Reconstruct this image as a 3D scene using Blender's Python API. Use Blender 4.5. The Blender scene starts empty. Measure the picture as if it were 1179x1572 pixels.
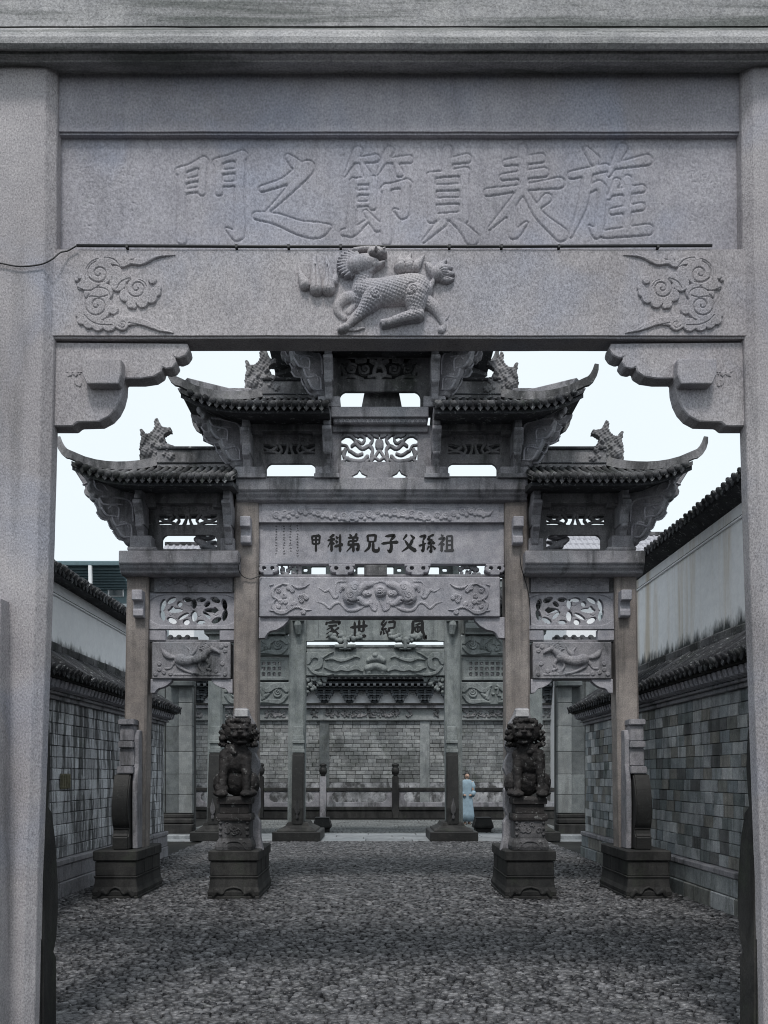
import bpy, bmesh, math, random
import numpy as np
from mathutils import Vector, Matrix, noise as mnoise
R = math.radians
random.seed(7); rng = np.random.default_rng(7)
scene = bpy.context.scene
COL = scene.collection

# ------------------------------------------------------------------ camera, sky, sun
F = 1350.0            # focal length in photo pixels; camera eye 1.6 m above the ground
CXP, CYP, EYE = 575.0, 1190.0, 1.6
cd = bpy.data.cameras.new('camera'); cam = bpy.data.objects.new('camera', cd); COL.objects.link(cam)
cam.location = (0, 0, EYE); cam.rotation_euler = (R(90), 0, 0)
cd.sensor_fit = 'VERTICAL'; cd.sensor_height = 24.0; cd.lens = 24.0 * F / 1572.0
cd.shift_x = (589.5 - CXP) / 1572.0; cd.shift_y = (CYP - 786.0) / 1572.0
cd.clip_start = 0.1; cd.clip_end = 2000
scene.camera = cam
scene.view_settings.view_transform = 'Standard'; scene.view_settings.look = 'None'
scene.view_settings.exposure = 0.46; scene.view_settings.gamma = 1.0
scene.cycles.filter_width = 1.05
try: scene.view_settings.use_curve_mapping = False
except Exception: pass
SUN_EL, SUN_AZ = 58, 205      # soft sun behind the cloud, over the left shoulder
w = bpy.data.worlds.new('World'); scene.world = w; w.use_nodes = True
nt = w.node_tree; nt.nodes.clear()
out = nt.nodes.new('ShaderNodeOutputWorld'); bg = nt.nodes.new('ShaderNodeBackground')
sky = nt.nodes.new('ShaderNodeTexSky'); sky.sky_type = 'NISHITA'; sky.sun_disc = False
sky.sun_elevation = R(SUN_EL); sky.sun_rotation = R(SUN_AZ); sky.air_density = 1.0; sky.dust_density = 3.0
mx = nt.nodes.new('ShaderNodeMix'); mx.data_type = 'RGBA'; mx.inputs[0].default_value = 0.9
cn = nt.nodes.new('ShaderNodeTexNoise'); cn.inputs['Scale'].default_value = 1.6; cn.inputs['Detail'].default_value = 4
cr = nt.nodes.new('ShaderNodeValToRGB')
cr.color_ramp.elements[0].color = (7.1, 7.85, 8.4, 1); cr.color_ramp.elements[1].color = (7.7, 8.4, 8.8, 1)
cr.color_ramp.elements[0].position = .3; cr.color_ramp.elements[1].position = .7
nt.links.new(cn.outputs[0], cr.inputs[0])
nt.links.new(sky.outputs[0], mx.inputs[6]); nt.links.new(cr.outputs[0], mx.inputs[7])
nt.links.new(mx.outputs[2], bg.inputs[0]); bg.inputs[1].default_value = 0.092
nt.links.new(bg.outputs[0], out.inputs[0])
sd = bpy.data.lights.new('sun', 'SUN'); sd.energy = 1.5; sd.angle = R(11); sd.color = (1, .97, .94)
so = bpy.data.objects.new('sun', sd); COL.objects.link(so)
so.rotation_euler = (R(90 - SUN_EL) * 1.0, 0, 0)
_dir = Vector((-0.08, -0.66, 1.1)).normalized()     # towards the sun
so.rotation_euler = _dir.to_track_quat('Z', 'Y').to_euler()

# ------------------------------------------------------------------ materials
def _n(nt, t, **kw):
    n = nt.nodes.new(t)
    for k, v in kw.items():
        if k in n.inputs: n.inputs[k].default_value = v
        else: setattr(n, k, v)
    return n
def _ramp(nt, a, b, ca=(0,0,0,1), cb=(1,1,1,1)):
    r = nt.nodes.new('ShaderNodeValToRGB'); e = r.color_ramp.elements
    e[0].position = a; e[1].position = b; e[0].color = ca; e[1].color = cb
    return r
def _mix(nt, fac, a, b, mode='MIX'):
    m = nt.nodes.new('ShaderNodeMix'); m.data_type = 'RGBA'; m.blend_type = mode
    for i, v in ((0, fac), (6, a), (7, b)):
        if hasattr(v, 'links'): nt.links.new(v, m.inputs[i])
        elif i == 0: m.inputs[0].default_value = v
        else: m.inputs[i].default_value = (*v, 1)
    return m.outputs[2]
def stone(name, c1, c2, stain=(.03,.032,.03), stain_amt=.5, stain_at=(.5,.68), streak=(2.2,2.2,.35),
          grain=110, grain_amt=.35, bump=.35, rough=.88, objrand=0.0, moss=0.0, tool=0.0, big=.9, bumpdist=.006, tint=None, lichen=0.0, island=0.0, mott=1.0, objcols=None, speck=None):
    m = bpy.data.materials.new(name); m.use_nodes = True; nt = m.node_tree
    bs = nt.nodes['Principled BSDF']; L = nt.links.new
    g = nt.nodes.new('ShaderNodeNewGeometry'); P = g.outputs['Position']
    nb = _n(nt, 'ShaderNodeTexNoise', Scale=big, Detail=7.0, Roughness=.62); L(P, nb.inputs['Vector'])
    rb = _ramp(nt, .36, .64); L(nb.outputs[0], rb.inputs[0])
    col = _mix(nt, rb.outputs[0], c1, c2)
    nm = _n(nt, 'ShaderNodeTexNoise', Scale=6.5, Detail=6.0, Roughness=.7); L(P, nm.inputs['Vector'])
    rm = _ramp(nt, .3, .72, (1-.28*mott,1-.28*mott,1-.26*mott,1), (1+.22*mott,1+.2*mott,1+.17*mott,1)); L(nm.outputs[0], rm.inputs[0])
    col = _mix(nt, 1.0, col, rm.outputs[0], 'MULTIPLY')
    if tint:
        nt2 = _n(nt, 'ShaderNodeTexNoise', Scale=1.7, Detail=3.0, Roughness=.5, Distortion=.6); L(P, nt2.inputs['Vector'])
        rt = _ramp(nt, .5, .75); L(nt2.outputs[0], rt.inputs[0])
        sc = nt.nodes.new('ShaderNodeMath'); sc.operation = 'MULTIPLY'; sc.inputs[1].default_value = .55; L(rt.outputs[0], sc.inputs[0])
        col = _mix(nt, sc.outputs[0], col, tint)
    # dark rain streaks and sooty blotches
    mp = nt.nodes.new('ShaderNodeMapping'); mp.inputs['Scale'].default_value = streak; L(P, mp.inputs[0])
    ns = _n(nt, 'ShaderNodeTexNoise', Scale=1.0, Detail=9.0, Roughness=.66, Distortion=.3); L(mp.outputs[0], ns.inputs['Vector'])
    rs = _ramp(nt, stain_at[0], stain_at[1]); L(ns.outputs[0], rs.inputs[0]); rs.color_ramp.interpolation = 'EASE'
    ms = nt.nodes.new('ShaderNodeMath'); ms.operation = 'MULTIPLY'; ms.inputs[1].default_value = stain_amt; L(rs.outputs[0], ms.inputs[0])
    col = _mix(nt, ms.outputs[0], col, stain)
    if moss:
        no = _n(nt, 'ShaderNodeTexNoise', Scale=3.1, Detail=6.0, Roughness=.7); L(P, no.inputs['Vector'])
        ro = _ramp(nt, .55, .68); L(no.outputs[0], ro.inputs[0])
        mo = nt.nodes.new('ShaderNodeMath'); mo.operation = 'MULTIPLY'; mo.inputs[1].default_value = moss; L(ro.outputs[0], mo.inputs[0])
        col = _mix(nt, mo.outputs[0], col, (.055,.07,.045))
    if lichen:
        no = _n(nt, 'ShaderNodeTexNoise', Scale=14.0, Detail=5.0, Roughness=.75); L(P, no.inputs['Vector'])
        ro = _ramp(nt, .58, .66); L(no.outputs[0], ro.inputs[0])
        mo = nt.nodes.new('ShaderNodeMath'); mo.operation = 'MULTIPLY'; mo.inputs[1].default_value = lichen; L(ro.outputs[0], mo.inputs[0])
        col = _mix(nt, mo.outputs[0], col, (.42,.43,.42))
    ng = _n(nt, 'ShaderNodeTexNoise', Scale=grain, Detail=3.0, Roughness=.75)
    if tool:
        mt = nt.nodes.new('ShaderNodeMapping'); mt.inputs['Scale'].default_value = (1, 1, tool); L(P, mt.inputs[0]); L(mt.outputs[0], ng.inputs['Vector'])
    else: L(P, ng.inputs['Vector'])
    rg = _ramp(nt, .3, .7, (1-grain_amt,)*3+(1,), (1+grain_amt,)*3+(1,)); L(ng.outputs[0], rg.inputs[0])
    col = _mix(nt, 1.0, col, rg.outputs[0], 'MULTIPLY')
    nv = nt.nodes.new('ShaderNodeTexVoronoi'); nv.inputs['Scale'].default_value = grain*.35; L(P, nv.inputs['Vector'])
    rv = _ramp(nt, .06, .16, (.55,.55,.55,1), (1,1,1,1)); L(nv.outputs['Distance'], rv.inputs[0])
    col = _mix(nt, (speck if speck is not None else (.6 if grain_amt > .2 else .0)), col, _mix(nt, 1.0, col, rv.outputs[0], 'MULTIPLY'))
    if objrand:
        oi = nt.nodes.new('ShaderNodeObjectInfo')
        ro = _ramp(nt, 0, 1, (1-objrand, 1-objrand, 1-objrand*.96, 1), (1+objrand*.9, 1+objrand*.95, 1+objrand, 1)); L(oi.outputs['Random'], ro.inputs[0])
        col = _mix(nt, 1.0, col, ro.outputs[0], 'MULTIPLY')
    if island:
        ro = _ramp(nt, 0, 1, (1-island, 1-island, 1-island*.96, 1), (1+island*1.3, 1+island*1.3, 1+island*1.35, 1)); L(g.outputs['Random Per Island'], ro.inputs[0])
        col = _mix(nt, 1.0, col, ro.outputs[0], 'MULTIPLY')
    if objcols:
        oi = nt.nodes.new('ShaderNodeObjectInfo'); ro = nt.nodes.new('ShaderNodeValToRGB'); ro.color_ramp.interpolation = 'CONSTANT'
        el = ro.color_ramp.elements
        for k, c in enumerate(objcols):
            e = el[k] if k < 2 else el.new(k/len(objcols))
            e.position = k/len(objcols); e.color = (*c, 1)
        L(oi.outputs['Random'], ro.inputs[0]); col = _mix(nt, 1.0, col, ro.outputs[0], 'MULTIPLY')
    L(col, bs.inputs['Base Color']); bs.inputs['Roughness'].default_value = rough
    bs.inputs['Specular IOR Level'].default_value = .3
    nb2 = _n(nt, 'ShaderNodeTexNoise', Scale=grain*.22, Detail=6.0, Roughness=.7); L(P, nb2.inputs['Vector'])
    ad = nt.nodes.new('ShaderNodeMath'); ad.operation = 'ADD'; L(ng.outputs[0], ad.inputs[0]); L(nb2.outputs[0], ad.inputs[1])
    bp = _n(nt, 'ShaderNodeBump', Strength=bump, Distance=bumpdist); L(ad.outputs[0], bp.inputs['Height']); L(bp.outputs[0], bs.inputs['Normal'])
    return m
M = {}
M['front'] = stone('front_granite', (.325,.306,.318), (.41,.39,.402), stain=(.07,.07,.066), stain_amt=.42, stain_at=(.52,.74), streak=(2.6,2.6,.3), mott=.45, lichen=.1, grain=115, grain_amt=.44, bump=.5, tint=(.29,.31,.38), tool=.7)
M['front_panel'] = stone('front_panel_granite', (.30,.292,.32), (.385,.375,.41), stain=(.08,.08,.09), stain_amt=.3, lichen=.16, mott=.5, grain=95, grain_amt=.34, bump=.35, tint=(.29,.32,.41), tool=.75)
M['front_cap'] = stone('streaked_cap_granite', (.28,.28,.285), (.40,.395,.40), stain=(.07,.08,.072), stain_amt=.75, stain_at=(.44,.62), streak=(.5,2,9), mott=.7, grain=80, grain_amt=.4, bump=.6)
M['mid'] = stone('grey_carved_granite', (.20,.197,.213), (.34,.335,.357), stain=(.025,.027,.026), stain_amt=.75, stain_at=(.48,.66), streak=(3,3,.8), grain=60, grain_amt=.3, bump=.5, tint=(.22,.24,.26), lichen=.25)
M['midpanel'] = stone('pale_carved_granite', (.33,.325,.355), (.44,.435,.47), stain_amt=.4, stain_at=(.5,.72), streak=(3,3,1.2), grain=60, grain_amt=.28, bump=.4, tint=(.26,.28,.32))
M['midpillar'] = stone('brown_pillar_granite', (.21,.187,.174), (.33,.30,.282), stain_amt=.6, stain_at=(.46,.7), streak=(5,5,.3), grain=60, grain_amt=.3, bump=.4)
M['midtop'] = stone('sooty_carved_granite', (.15,.15,.156), (.27,.266,.276), stain=(.018,.02,.02), stain_amt=.75, stain_at=(.42,.62), streak=(3,3,.7), grain=50, grain_amt=.3, bump=.5, lichen=.3, moss=.3)
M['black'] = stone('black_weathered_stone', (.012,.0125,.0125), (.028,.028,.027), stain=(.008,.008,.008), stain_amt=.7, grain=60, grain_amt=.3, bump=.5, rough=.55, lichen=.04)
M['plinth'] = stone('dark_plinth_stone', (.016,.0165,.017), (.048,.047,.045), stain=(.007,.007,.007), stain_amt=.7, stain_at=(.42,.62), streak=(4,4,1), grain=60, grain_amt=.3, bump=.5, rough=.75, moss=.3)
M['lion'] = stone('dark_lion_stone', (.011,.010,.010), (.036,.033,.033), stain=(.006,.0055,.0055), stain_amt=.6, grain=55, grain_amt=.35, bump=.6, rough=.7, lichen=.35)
M['far'] = stone('green_grey_granite', (.165,.185,.185), (.265,.287,.285), stain=(.04,.05,.048), stain_amt=.55, stain_at=(.48,.68), streak=(3,3,.6), grain=40, grain_amt=.25, bump=.4, moss=.25)
M['tile'] = stone('black_roof_tile', (.024,.025,.028), (.06,.061,.066), stain=(.012,.013,.012), stain_amt=.6, grain=50, grain_amt=.4, bump=.6, rough=.85, lichen=.6, objrand=.45, moss=.3)
M['tilew'] = stone('pale_mossed_roof_tile', (.05,.05,.054), (.15,.148,.15), stain=(.015,.017,.016), stain_amt=.8, stain_at=(.42,.6), grain=45, grain_amt=.4, bump=.6, lichen=.3, objrand=.4, moss=.3)
M['brick_r'] = stone('blue_grey_wall_brick', (.25,.26,.262), (.40,.41,.412), stain=(.05,.056,.05), stain_amt=.5, stain_at=(.45,.65), streak=(7,7,1.2), grain=55, grain_amt=.25, bump=.5, moss=.4, lichen=.45, objcols=[(.95,1,1.03),(.55,.6,.6),(1.25,1.27,1.3),(.8,.76,.7),(.42,.42,.42),(1.1,1.12,1.15),(.7,.76,.8),(1.5,1.5,1.5),(.62,.62,.58),(.9,.94,.95)])
M['brick_l'] = stone('bleached_wall_brick', (.085,.09,.09), (.17,.173,.178), stain=(.62,.63,.65), stain_amt=.8, stain_at=(.45,.56), streak=(9,9,1.1), grain=55, grain_amt=.3, bump=.5, objrand=.3, moss=.35)
M['brick_f'] = stone('far_wall_brick', (.19,.20,.202), (.32,.325,.32), stain=(.06,.065,.06), stain_amt=.6, stain_at=(.46,.62), streak=(.8,.8,.9), grain=20, grain_amt=.2, bump=.3, objrand=.28, moss=.35, lichen=.3)
M['mortar'] = stone('wall_joint_mortar', (.05,.052,.052), (.09,.092,.092), stain_amt=.5, grain=60, grain_amt=.2, moss=.3)
M['plaster'] = stone('white_lime_plaster', (.86,.87,.885), (.89,.90,.915), stain=(.6,.59,.57), stain_amt=.15, mott=.25, lichen=0, stain_at=(.52,.78), streak=(1.6,1.6,.22), grain=25, grain_amt=.04, bump=.15, rough=.95)
M['plaster_soot'] = stone('rain_blackened_plaster', (.10,.105,.11), (.5,.51,.53), stain=(.05,.05,.05), stain_amt=.9, stain_at=(.42,.6), streak=(3,3,2), grain=25, grain_amt=.1, bump=.2, rough=.95)
M['cobble'] = stone('wet_dark_cobble', (.036,.036,.037), (.115,.115,.117), stain=(.03,.03,.031), stain_amt=.22, stain_at=(.45,.66), streak=(.9,.9,1), grain=30, grain_amt=.4, bump=.4, rough=.34, moss=.1, big=5, island=.72)
M['earth'] = stone('dark_joint_earth', (.010,.010,.010), (.02,.02,.019), stain_amt=.4, grain=40, grain_amt=.4, bump=.6, rough=.85, moss=.3)
M['slab'] = stone('pale_paving_slab', (.19,.205,.215), (.27,.285,.295), stain=(.08,.085,.085), stain_amt=.5, grain=30, grain_amt=.2, bump=.3, rough=.55, objrand=.15)
M['white_stone'] = stone('bleached_stone', (.42,.42,.43), (.56,.56,.57), stain=(.15,.15,.15), stain_amt=.5, grain=40, grain_amt=.2)
M['ochre'] = stone('stained_plaster', (.84,.845,.86), (.88,.89,.90), stain=(.50,.40,.27), stain_amt=.62, mott=.3, stain_at=(.45,.66), streak=(2,2,.16), grain=25, grain_amt=.05, bump=.15, rough=.95)
def plain(name, c, rough=.6, metal=0.0):
    m = bpy.data.materials.new(name); m.use_nodes = True; nt = m.node_tree; b = nt.nodes['Principled BSDF']
    g = nt.nodes.new('ShaderNodeNewGeometry')
    n = _n(nt, 'ShaderNodeTexNoise', Scale=9.0, Detail=5.0, Roughness=.7); nt.links.new(g.outputs['Position'], n.inputs['Vector'])
    r = _ramp(nt, .3, .7, tuple(x*.78 for x in c)+(1,), tuple(min(1, x*1.15) for x in c)+(1,)); nt.links.new(n.outputs[0], r.inputs[0])
    nt.links.new(r.outputs[0], b.inputs['Base Color']); b.inputs['Roughness'].default_value = rough; b.inputs['Metallic'].default_value = metal
    return m
M['ink'] = plain('black_ink_paint', (.004,.004,.0045), .8)
M['ink_faded'] = plain('faded_ink_paint', (.05,.05,.054), .8)
M['cable'] = plain('black_cable', (.02,.02,.022), .5)
M['metal'] = plain('teal_grey_sheet_metal', (.10,.16,.18), .5)
M['metal_pale'] = plain('pale_painted_metal', (.45,.5,.52), .5)
M['glass'] = plain('dark_window_glass', (.05,.07,.08), .15)
M['roofgrey'] = plain('pale_grey_roof_tile', (.36,.36,.39), .8)
M['dress'] = plain('pale_blue_cloth', (.27,.37,.44), .8)
M['skin'] = plain('skin', (.5,.33,.25), .6)
M['hair'] = plain('black_hair', (.015,.013,.012), .5)
M['wood'] = plain('dark_bracket_wood', (.035,.04,.045), .8)
M['woodl'] = plain('grey_bracket_wood', (.09,.10,.11), .8)

# ------------------------------------------------------------------ helpers
def W(px, py, Y):      # point at depth Y that the survey photo shows at (px, py)
    return ((px-CXP)*Y/F, Y, EYE-(py-CYP)*Y/F)
def wx(px, Y): return (px-CXP)*Y/F
def wz(py, Y): return EYE-(py-CYP)*Y/F
WL = {}
def tag(o, label=None, cat=None, group=None, kind=None):
    if label: o['label'] = label
    if cat: o['category'] = cat
    if group: o['group'] = group
    if kind: o['kind'] = kind
    return o
def link(o, parent, loc):
    COL.objects.link(o); WL[o.name] = Vector(loc)
    if parent is not None:
        o.parent = parent; o.location = Vector(loc) - WL[parent.name]
    else: o.location = loc
    return o
def thing(name, loc, label, cat, group=None, kind=None):
    o = bpy.data.objects.new(name, None); o.empty_display_size = .2
    link(o, None, loc); return tag(o, label, cat, group, kind)
def shade(me, smooth):
    me.polygons.foreach_set('use_smooth', np.full(len(me.polygons), smooth)); me.update()
def finish(me, name, mat, parent, smooth=False, origin=None):
    n = len(me.vertices); co = np.empty(n*3, dtype=np.float32); me.vertices.foreach_get('co', co); co = co.reshape(-1, 3)
    if origin is None:
        lo, hi = co.min(0), co.max(0); origin = ((lo[0]+hi[0])/2, (lo[1]+hi[1])/2, lo[2])
    co -= np.array(origin, dtype=np.float32); me.vertices.foreach_set('co', co.ravel())
    me.materials.clear(); me.materials.append(mat); shade(me, smooth)
    return link(bpy.data.objects.new(name, me), parent, origin)
def rotm(v, c, a, ax='Z'):
    return Matrix.Rotation(a, 3, ax) @ (Vector(v)-Vector(c)) + Vector(c)
class MB:
    def __init__(s): s.v = []; s.f = []
    def box(s, x0, x1, y0, y1, z0, z1, tx=0, ty=0):     # tx, ty: how much the top is drawn in
        b = len(s.v)
        s.v += [(x0,y0,z0),(x1,y0,z0),(x1,y1,z0),(x0,y1,z0),(x0+tx,y0+ty,z1),(x1-tx,y0+ty,z1),(x1-tx,y1-ty,z1),(x0+tx,y1-ty,z1)]
        s.f += [[b+i for i in q] for q in ((0,3,2,1),(4,5,6,7),(0,1,5,4),(1,2,6,5),(2,3,7,6),(3,0,4,7))]; return s
    def prism(s, poly, a, b_, axis='Y'):
        # poly: list of (u,v); axis Y -> (u=x, v=z); axis X -> (u=y, v=z); axis Z -> (u=x, v=y)
        n = len(poly); b = len(s.v)
        area = sum(poly[i][0]*poly[(i+1)%n][1]-poly[(i+1)%n][0]*poly[i][1] for i in range(n))
        if area < 0: poly = poly[::-1]
        f = {'Y': lambda u, v, t: (u, t, v), 'X': lambda u, v, t: (t, u, v), 'Z': lambda u, v, t: (u, v, t)}[axis]
        s.v += [f(u, v, a) for u, v in poly] + [f(u, v, b_) for u, v in poly]
        lo, hi = list(range(b, b+n)), list(range(b+n, b+2*n))
        flip = axis == 'Y'
        s.f.append(lo if flip else lo[::-1]); s.f.append(hi[::-1] if flip else hi)
        for i in range(n):
            j = (i+1) % n; q = [b+i, b+j, b+n+j, b+n+i]
            s.f.append(q[::-1] if flip else q)
        return s
    def rings(s, rings, close=True, cap=True):
        b = len(s.v); n = len(rings[0])
        for r in rings: s.v += [tuple(p) for p in r]
        for k in range(len(rings)-1):
            for i in range(n if close else n-1):
                j = (i+1) % n
                s.f.append([b+k*n+i, b+k*n+j, b+(k+1)*n+j, b+(k+1)*n+i])
        if cap:
            s.f.append([b+i for i in range(n)][::-1]); s.f.append([b+(len(rings)-1)*n+i for i in range(n)])
        return s
    def tube(s, pts, r, n=8, sq=1.0):
        pts = [Vector(p) for p in pts]; rr = r if isinstance(r, (list, tuple)) else [r]*len(pts); rings = []
        for i, p in enumerate(pts):
            t = (pts[min(i+1, len(pts)-1)]-pts[max(i-1, 0)]).normalized()
            a = Vector((0, 0, 1)) if abs(t.z) < .9 else Vector((0, 1, 0))
            u = t.cross(a).normalized(); v = u.cross(t).normalized()
            rings.append([p+(u*math.cos(k*2*math.pi/n)*sq+v*math.sin(k*2*math.pi/n))*rr[i] for k in range(n)])
        return s.rings(rings)
    def mesh(s, name, bevel=0, seg=1, jitter=0, sub=0):
        me = bpy.data.meshes.new(name); me.from_pydata([tuple(v) for v in s.v], [], s.f)
        bm = bmesh.new(); bm.from_mesh(me); bmesh.ops.recalc_face_normals(bm, faces=bm.faces)
        if bevel:
            es = [e for e in bm.edges if len(e.link_faces) == 2 and e.calc_face_angle(0) > .5]
            bmesh.ops.bevel(bm, geom=es, offset=bevel, segments=seg, affect='EDGES', clamp_overlap=True)
        if sub:
            for _ in range(12):
                es = [e for e in bm.edges if e.calc_length() > sub*1.5]
                if not es: break
                bmesh.ops.subdivide_edges(bm, edges=es, cuts=1, use_grid_fill=True)
                if len(bm.verts) > 60000: break
        if jitter:
            for v in bm.verts:
                v.co += jitter*(mnoise.noise_vector(v.co*9)+.6*mnoise.noise_vector(v.co*2.3))
        bm.to_mesh(me); bm.free(); return me
    def build(s, name, mat, parent=None, bevel=0, seg=1, smooth=False, jitter=0, sub=0, origin=None):
        return finish(s.mesh(name, bevel, seg, jitter, sub), name, mat, parent, smooth, origin)
def box(name, mat, parent, x0, x1, y0, y1, z0, z1, bevel=.008, **kw):
    return MB().box(min(x0,x1), max(x0,x1), y0, y1, min(z0,z1), max(z0,z1)).build(name, mat, parent, bevel, **kw)
def mirror(o, X0, name=None, parent='same'):
    """A copy of o with its own mesh, reflected in the plane x = X0."""
    me = o.data.copy(); n = len(me.vertices); co = np.empty(n*3, dtype=np.float32); me.vertices.foreach_get('co', co)
    co[0::3] *= -1; me.vertices.foreach_set('co', co); me.flip_normals()
    wl = WL[o.name]; p = o.parent if parent == 'same' else parent
    c = bpy.data.objects.new(name or o.name.split('.')[0], me); link(c, p, (2*X0-wl.x, wl.y, wl.z))
    for k in o.keys():
        if k in ('label', 'kind'): c[k] = o[k]
    return c
def mirror_tree(o, X0, parent='same'):
    c = mirror(o, X0, parent=parent)
    for ch in list(o.children): mirror(ch, X0, parent=c)
    return c
def smoothpts(pts, n=5):
    if len(pts) < 3: return [tuple(p) for p in pts]
    P = [np.array(p, float) for p in pts]; P = [2*P[0]-P[1]]+P+[2*P[-1]-P[-2]]; o = []
    for i in range(1, len(P)-2):
        for k in range(n):
            t = k/n
            o.append(.5*((2*P[i])+(-P[i-1]+P[i+1])*t+(2*P[i-1]-5*P[i]+4*P[i+1]-P[i+2])*t*t+(-P[i-1]+3*P[i]-3*P[i+1]+P[i+2])*t**3))
    o.append(P[-2]); return [tuple(p) for p in o]
def spiral(cx, cy, r0, r1, turns, a0=0.0, n=26):
    return [(cx+(r0+(r1-r0)*t)*math.cos(a0+turns*2*math.pi*t), cy+(r0+(r1-r0)*t)*math.sin(a0+turns*2*math.pi*t)) for t in np.linspace(0, 1, n)]

class Relief:
    """Carving on a stone face: a height field in elevation units (photo pixels of that face), z down."""
    def __init__(s, x0, x1, y0, y1, res):
        s.x = np.arange(x0, x1+res*.5, res); s.y = np.arange(y0, y1+res*.5, res)
        s.X, s.Y = np.meshgrid(s.x, s.y); s.H = np.full(s.X.shape, -1e3); s.res = res; s.S = np.full(s.X.shape, -1e3)
    def _seg(s, p, q, rp, rq, pad):
        xa, xb = min(p[0], q[0])-pad, max(p[0], q[0])+pad; ya, yb = min(p[1], q[1])-pad, max(p[1], q[1])+pad
        i0, i1 = np.searchsorted(s.x, [xa, xb]); j0, j1 = np.searchsorted(s.y, [ya, yb])
        if i1 <= i0 or j1 <= j0: return None
        X = s.X[j0:j1, i0:i1]; Y = s.Y[j0:j1, i0:i1]; dx, dy = q[0]-p[0], q[1]-p[1]; L = dx*dx+dy*dy+1e-9
        t = np.clip(((X-p[0])*dx+(Y-p[1])*dy)/L, 0, 1); d = np.hypot(X-p[0]-t*dx, Y-p[1]-t*dy)
        return (slice(j0, j1), slice(i0, i1)), d, rp+(rq-rp)*t
    def cap(s, pts, r, k=1.0, base=0.0, flat=None, edge=1.5, smooth=True):
        """pts [(x,y)], r radius or list; rounded (flat=None) or a plateau of height flat with sloped edge."""
        rr = list(r) if isinstance(r, (list, tuple)) else [r]*len(pts)
        if len(pts) == 1: pts = [pts[0], (pts[0][0]+.01, pts[0][1])]; rr = rr*2
        if len(pts) > 2 and smooth:
            q = smoothpts([(p[0], p[1], w_) for p, w_ in zip(pts, rr)], 4); pts = [(a, b) for a, b, c in q]; rr = [max(c, .2) for a, b, c in q]
        for p, q, a, b in zip(pts[:-1], pts[1:], rr[:-1], rr[1:]):
            g = s._seg(p, q, a, b, max(a, b)+1)
            if g is None: continue
            sl, d, rad = g; sd_ = rad-d
            if flat is None: h = np.where(sd_ > 0, base+k*np.sqrt(np.clip(rad*rad-d*d, 0, None)), -1e3)
            else: h = np.where(sd_ > 0, base+flat*np.clip(sd_/edge, 0, 1)**.6, -1e3)
            s.H[sl] = np.maximum(s.H[sl], h); s.S[sl] = np.maximum(s.S[sl], sd_)
        return s
    def groove(s, pts, wd, depth, smooth=True):
        if smooth: pts = smoothpts(pts, 4)
        acc = np.zeros(s.X.shape)
        for p, q in zip(pts[:-1], pts[1:]):
            g = s._seg(p, q, 1, 1, wd*3)
            if g is None: continue
            sl, d, _ = g; acc[sl] = np.maximum(acc[sl], np.exp(-(d/wd)**2))
        s.H -= depth*acc; return s
    def plane(s, h=0.0): s.H = np.maximum(s.H, h); return s
    def ripple(s, amp, sc):
        a = np.sin(s.X/sc)*np.sin(s.Y/sc+np.floor(s.X/sc/np.pi)*1.57); s.H = np.where(s.H > 0, s.H+amp*a, s.H); return s
    def rough(s, amp):
        n = rng.normal(0, amp, s.H.shape); n = (n+np.roll(n, 1, 0)+np.roll(n, 1, 1)+np.roll(n, -1, 0))/2
        s.H = np.where(s.H > -5, s.H+n, s.H); return s
    def mesh(s, name, Y, u=None, sink=.004, back=None):
        """Y: depth of the face. back: if given the solid cells go through to this depth (pierced work)."""
        u = u or Y/F; H = s.H; solid = H > (-900 if back is not None else 0)
        ny, nx = H.shape
        c = solid[:-1, :-1] | solid[1:, :-1] | solid[:-1, 1:] | solid[1:, 1:]
        if back is not None: c = (solid[:-1, :-1].astype(int) + solid[1:, :-1] + solid[:-1, 1:] + solid[1:, 1:]) >= 3
        yy = np.where(solid, Y-np.clip(H, -1e2, None)*u, Y+(sink if back is None else 0))
        used = np.zeros((ny, nx), bool); used[:-1, :-1] |= c; used[1:, :-1] |= c; used[:-1, 1:] |= c; used[1:, 1:] |= c
        idx = np.full((ny, nx), -1); n1 = used.sum(); idx[used] = np.arange(n1)
        V = np.stack([(s.X[used]-CXP)*u, yy[used], EYE-(s.Y[used]-CYP)*u], 1)
        j, i = np.nonzero(c)
        Fq = np.stack([idx[j, i], idx[j+1, i], idx[j+1, i+1], idx[j, i+1]], 1)
        if back is not None:
            Vb = V.copy(); Vb[:, 1] = back; V = np.concatenate([V, Vb])
            FB = Fq[:, ::-1]+n1; walls = []
            cp = np.pad(c, 1)
            for dj, di, a, b in ((-1, 0, (0, 0), (0, 1)), (1, 0, (1, 1), (1, 0)), (0, -1, (1, 0), (0, 0)), (0, 1, (0, 1), (1, 1))):
                m = c & ~cp[1+dj:1+dj+c.shape[0], 1+di:1+di+c.shape[1]]; jj, ii = np.nonzero(m)
                A = idx[jj+a[0], ii+a[1]]; B = idx[jj+b[0], ii+b[1]]; walls.append(np.stack([A, B, B+n1, A+n1], 1))
            Fq = np.concatenate([Fq, FB]+walls)
        me = bpy.data.meshes.new(name); me.vertices.add(len(V)); me.vertices.foreach_set('co', V.astype(np.float32).ravel())
        me.loops.add(Fq.size); me.loops.foreach_set('vertex_index', Fq.astype(np.int32).ravel())
        me.polygons.add(len(Fq)); me.polygons.foreach_set('loop_start', np.arange(0, Fq.size, 4, dtype=np.int32))
        me.update(calc_edges=True); me.validate(); return me
    def build(s, name, mat, parent, Y, smooth=True, **kw):
        return finish(s.mesh(name, Y, **kw), name, mat, parent, smooth)

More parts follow.
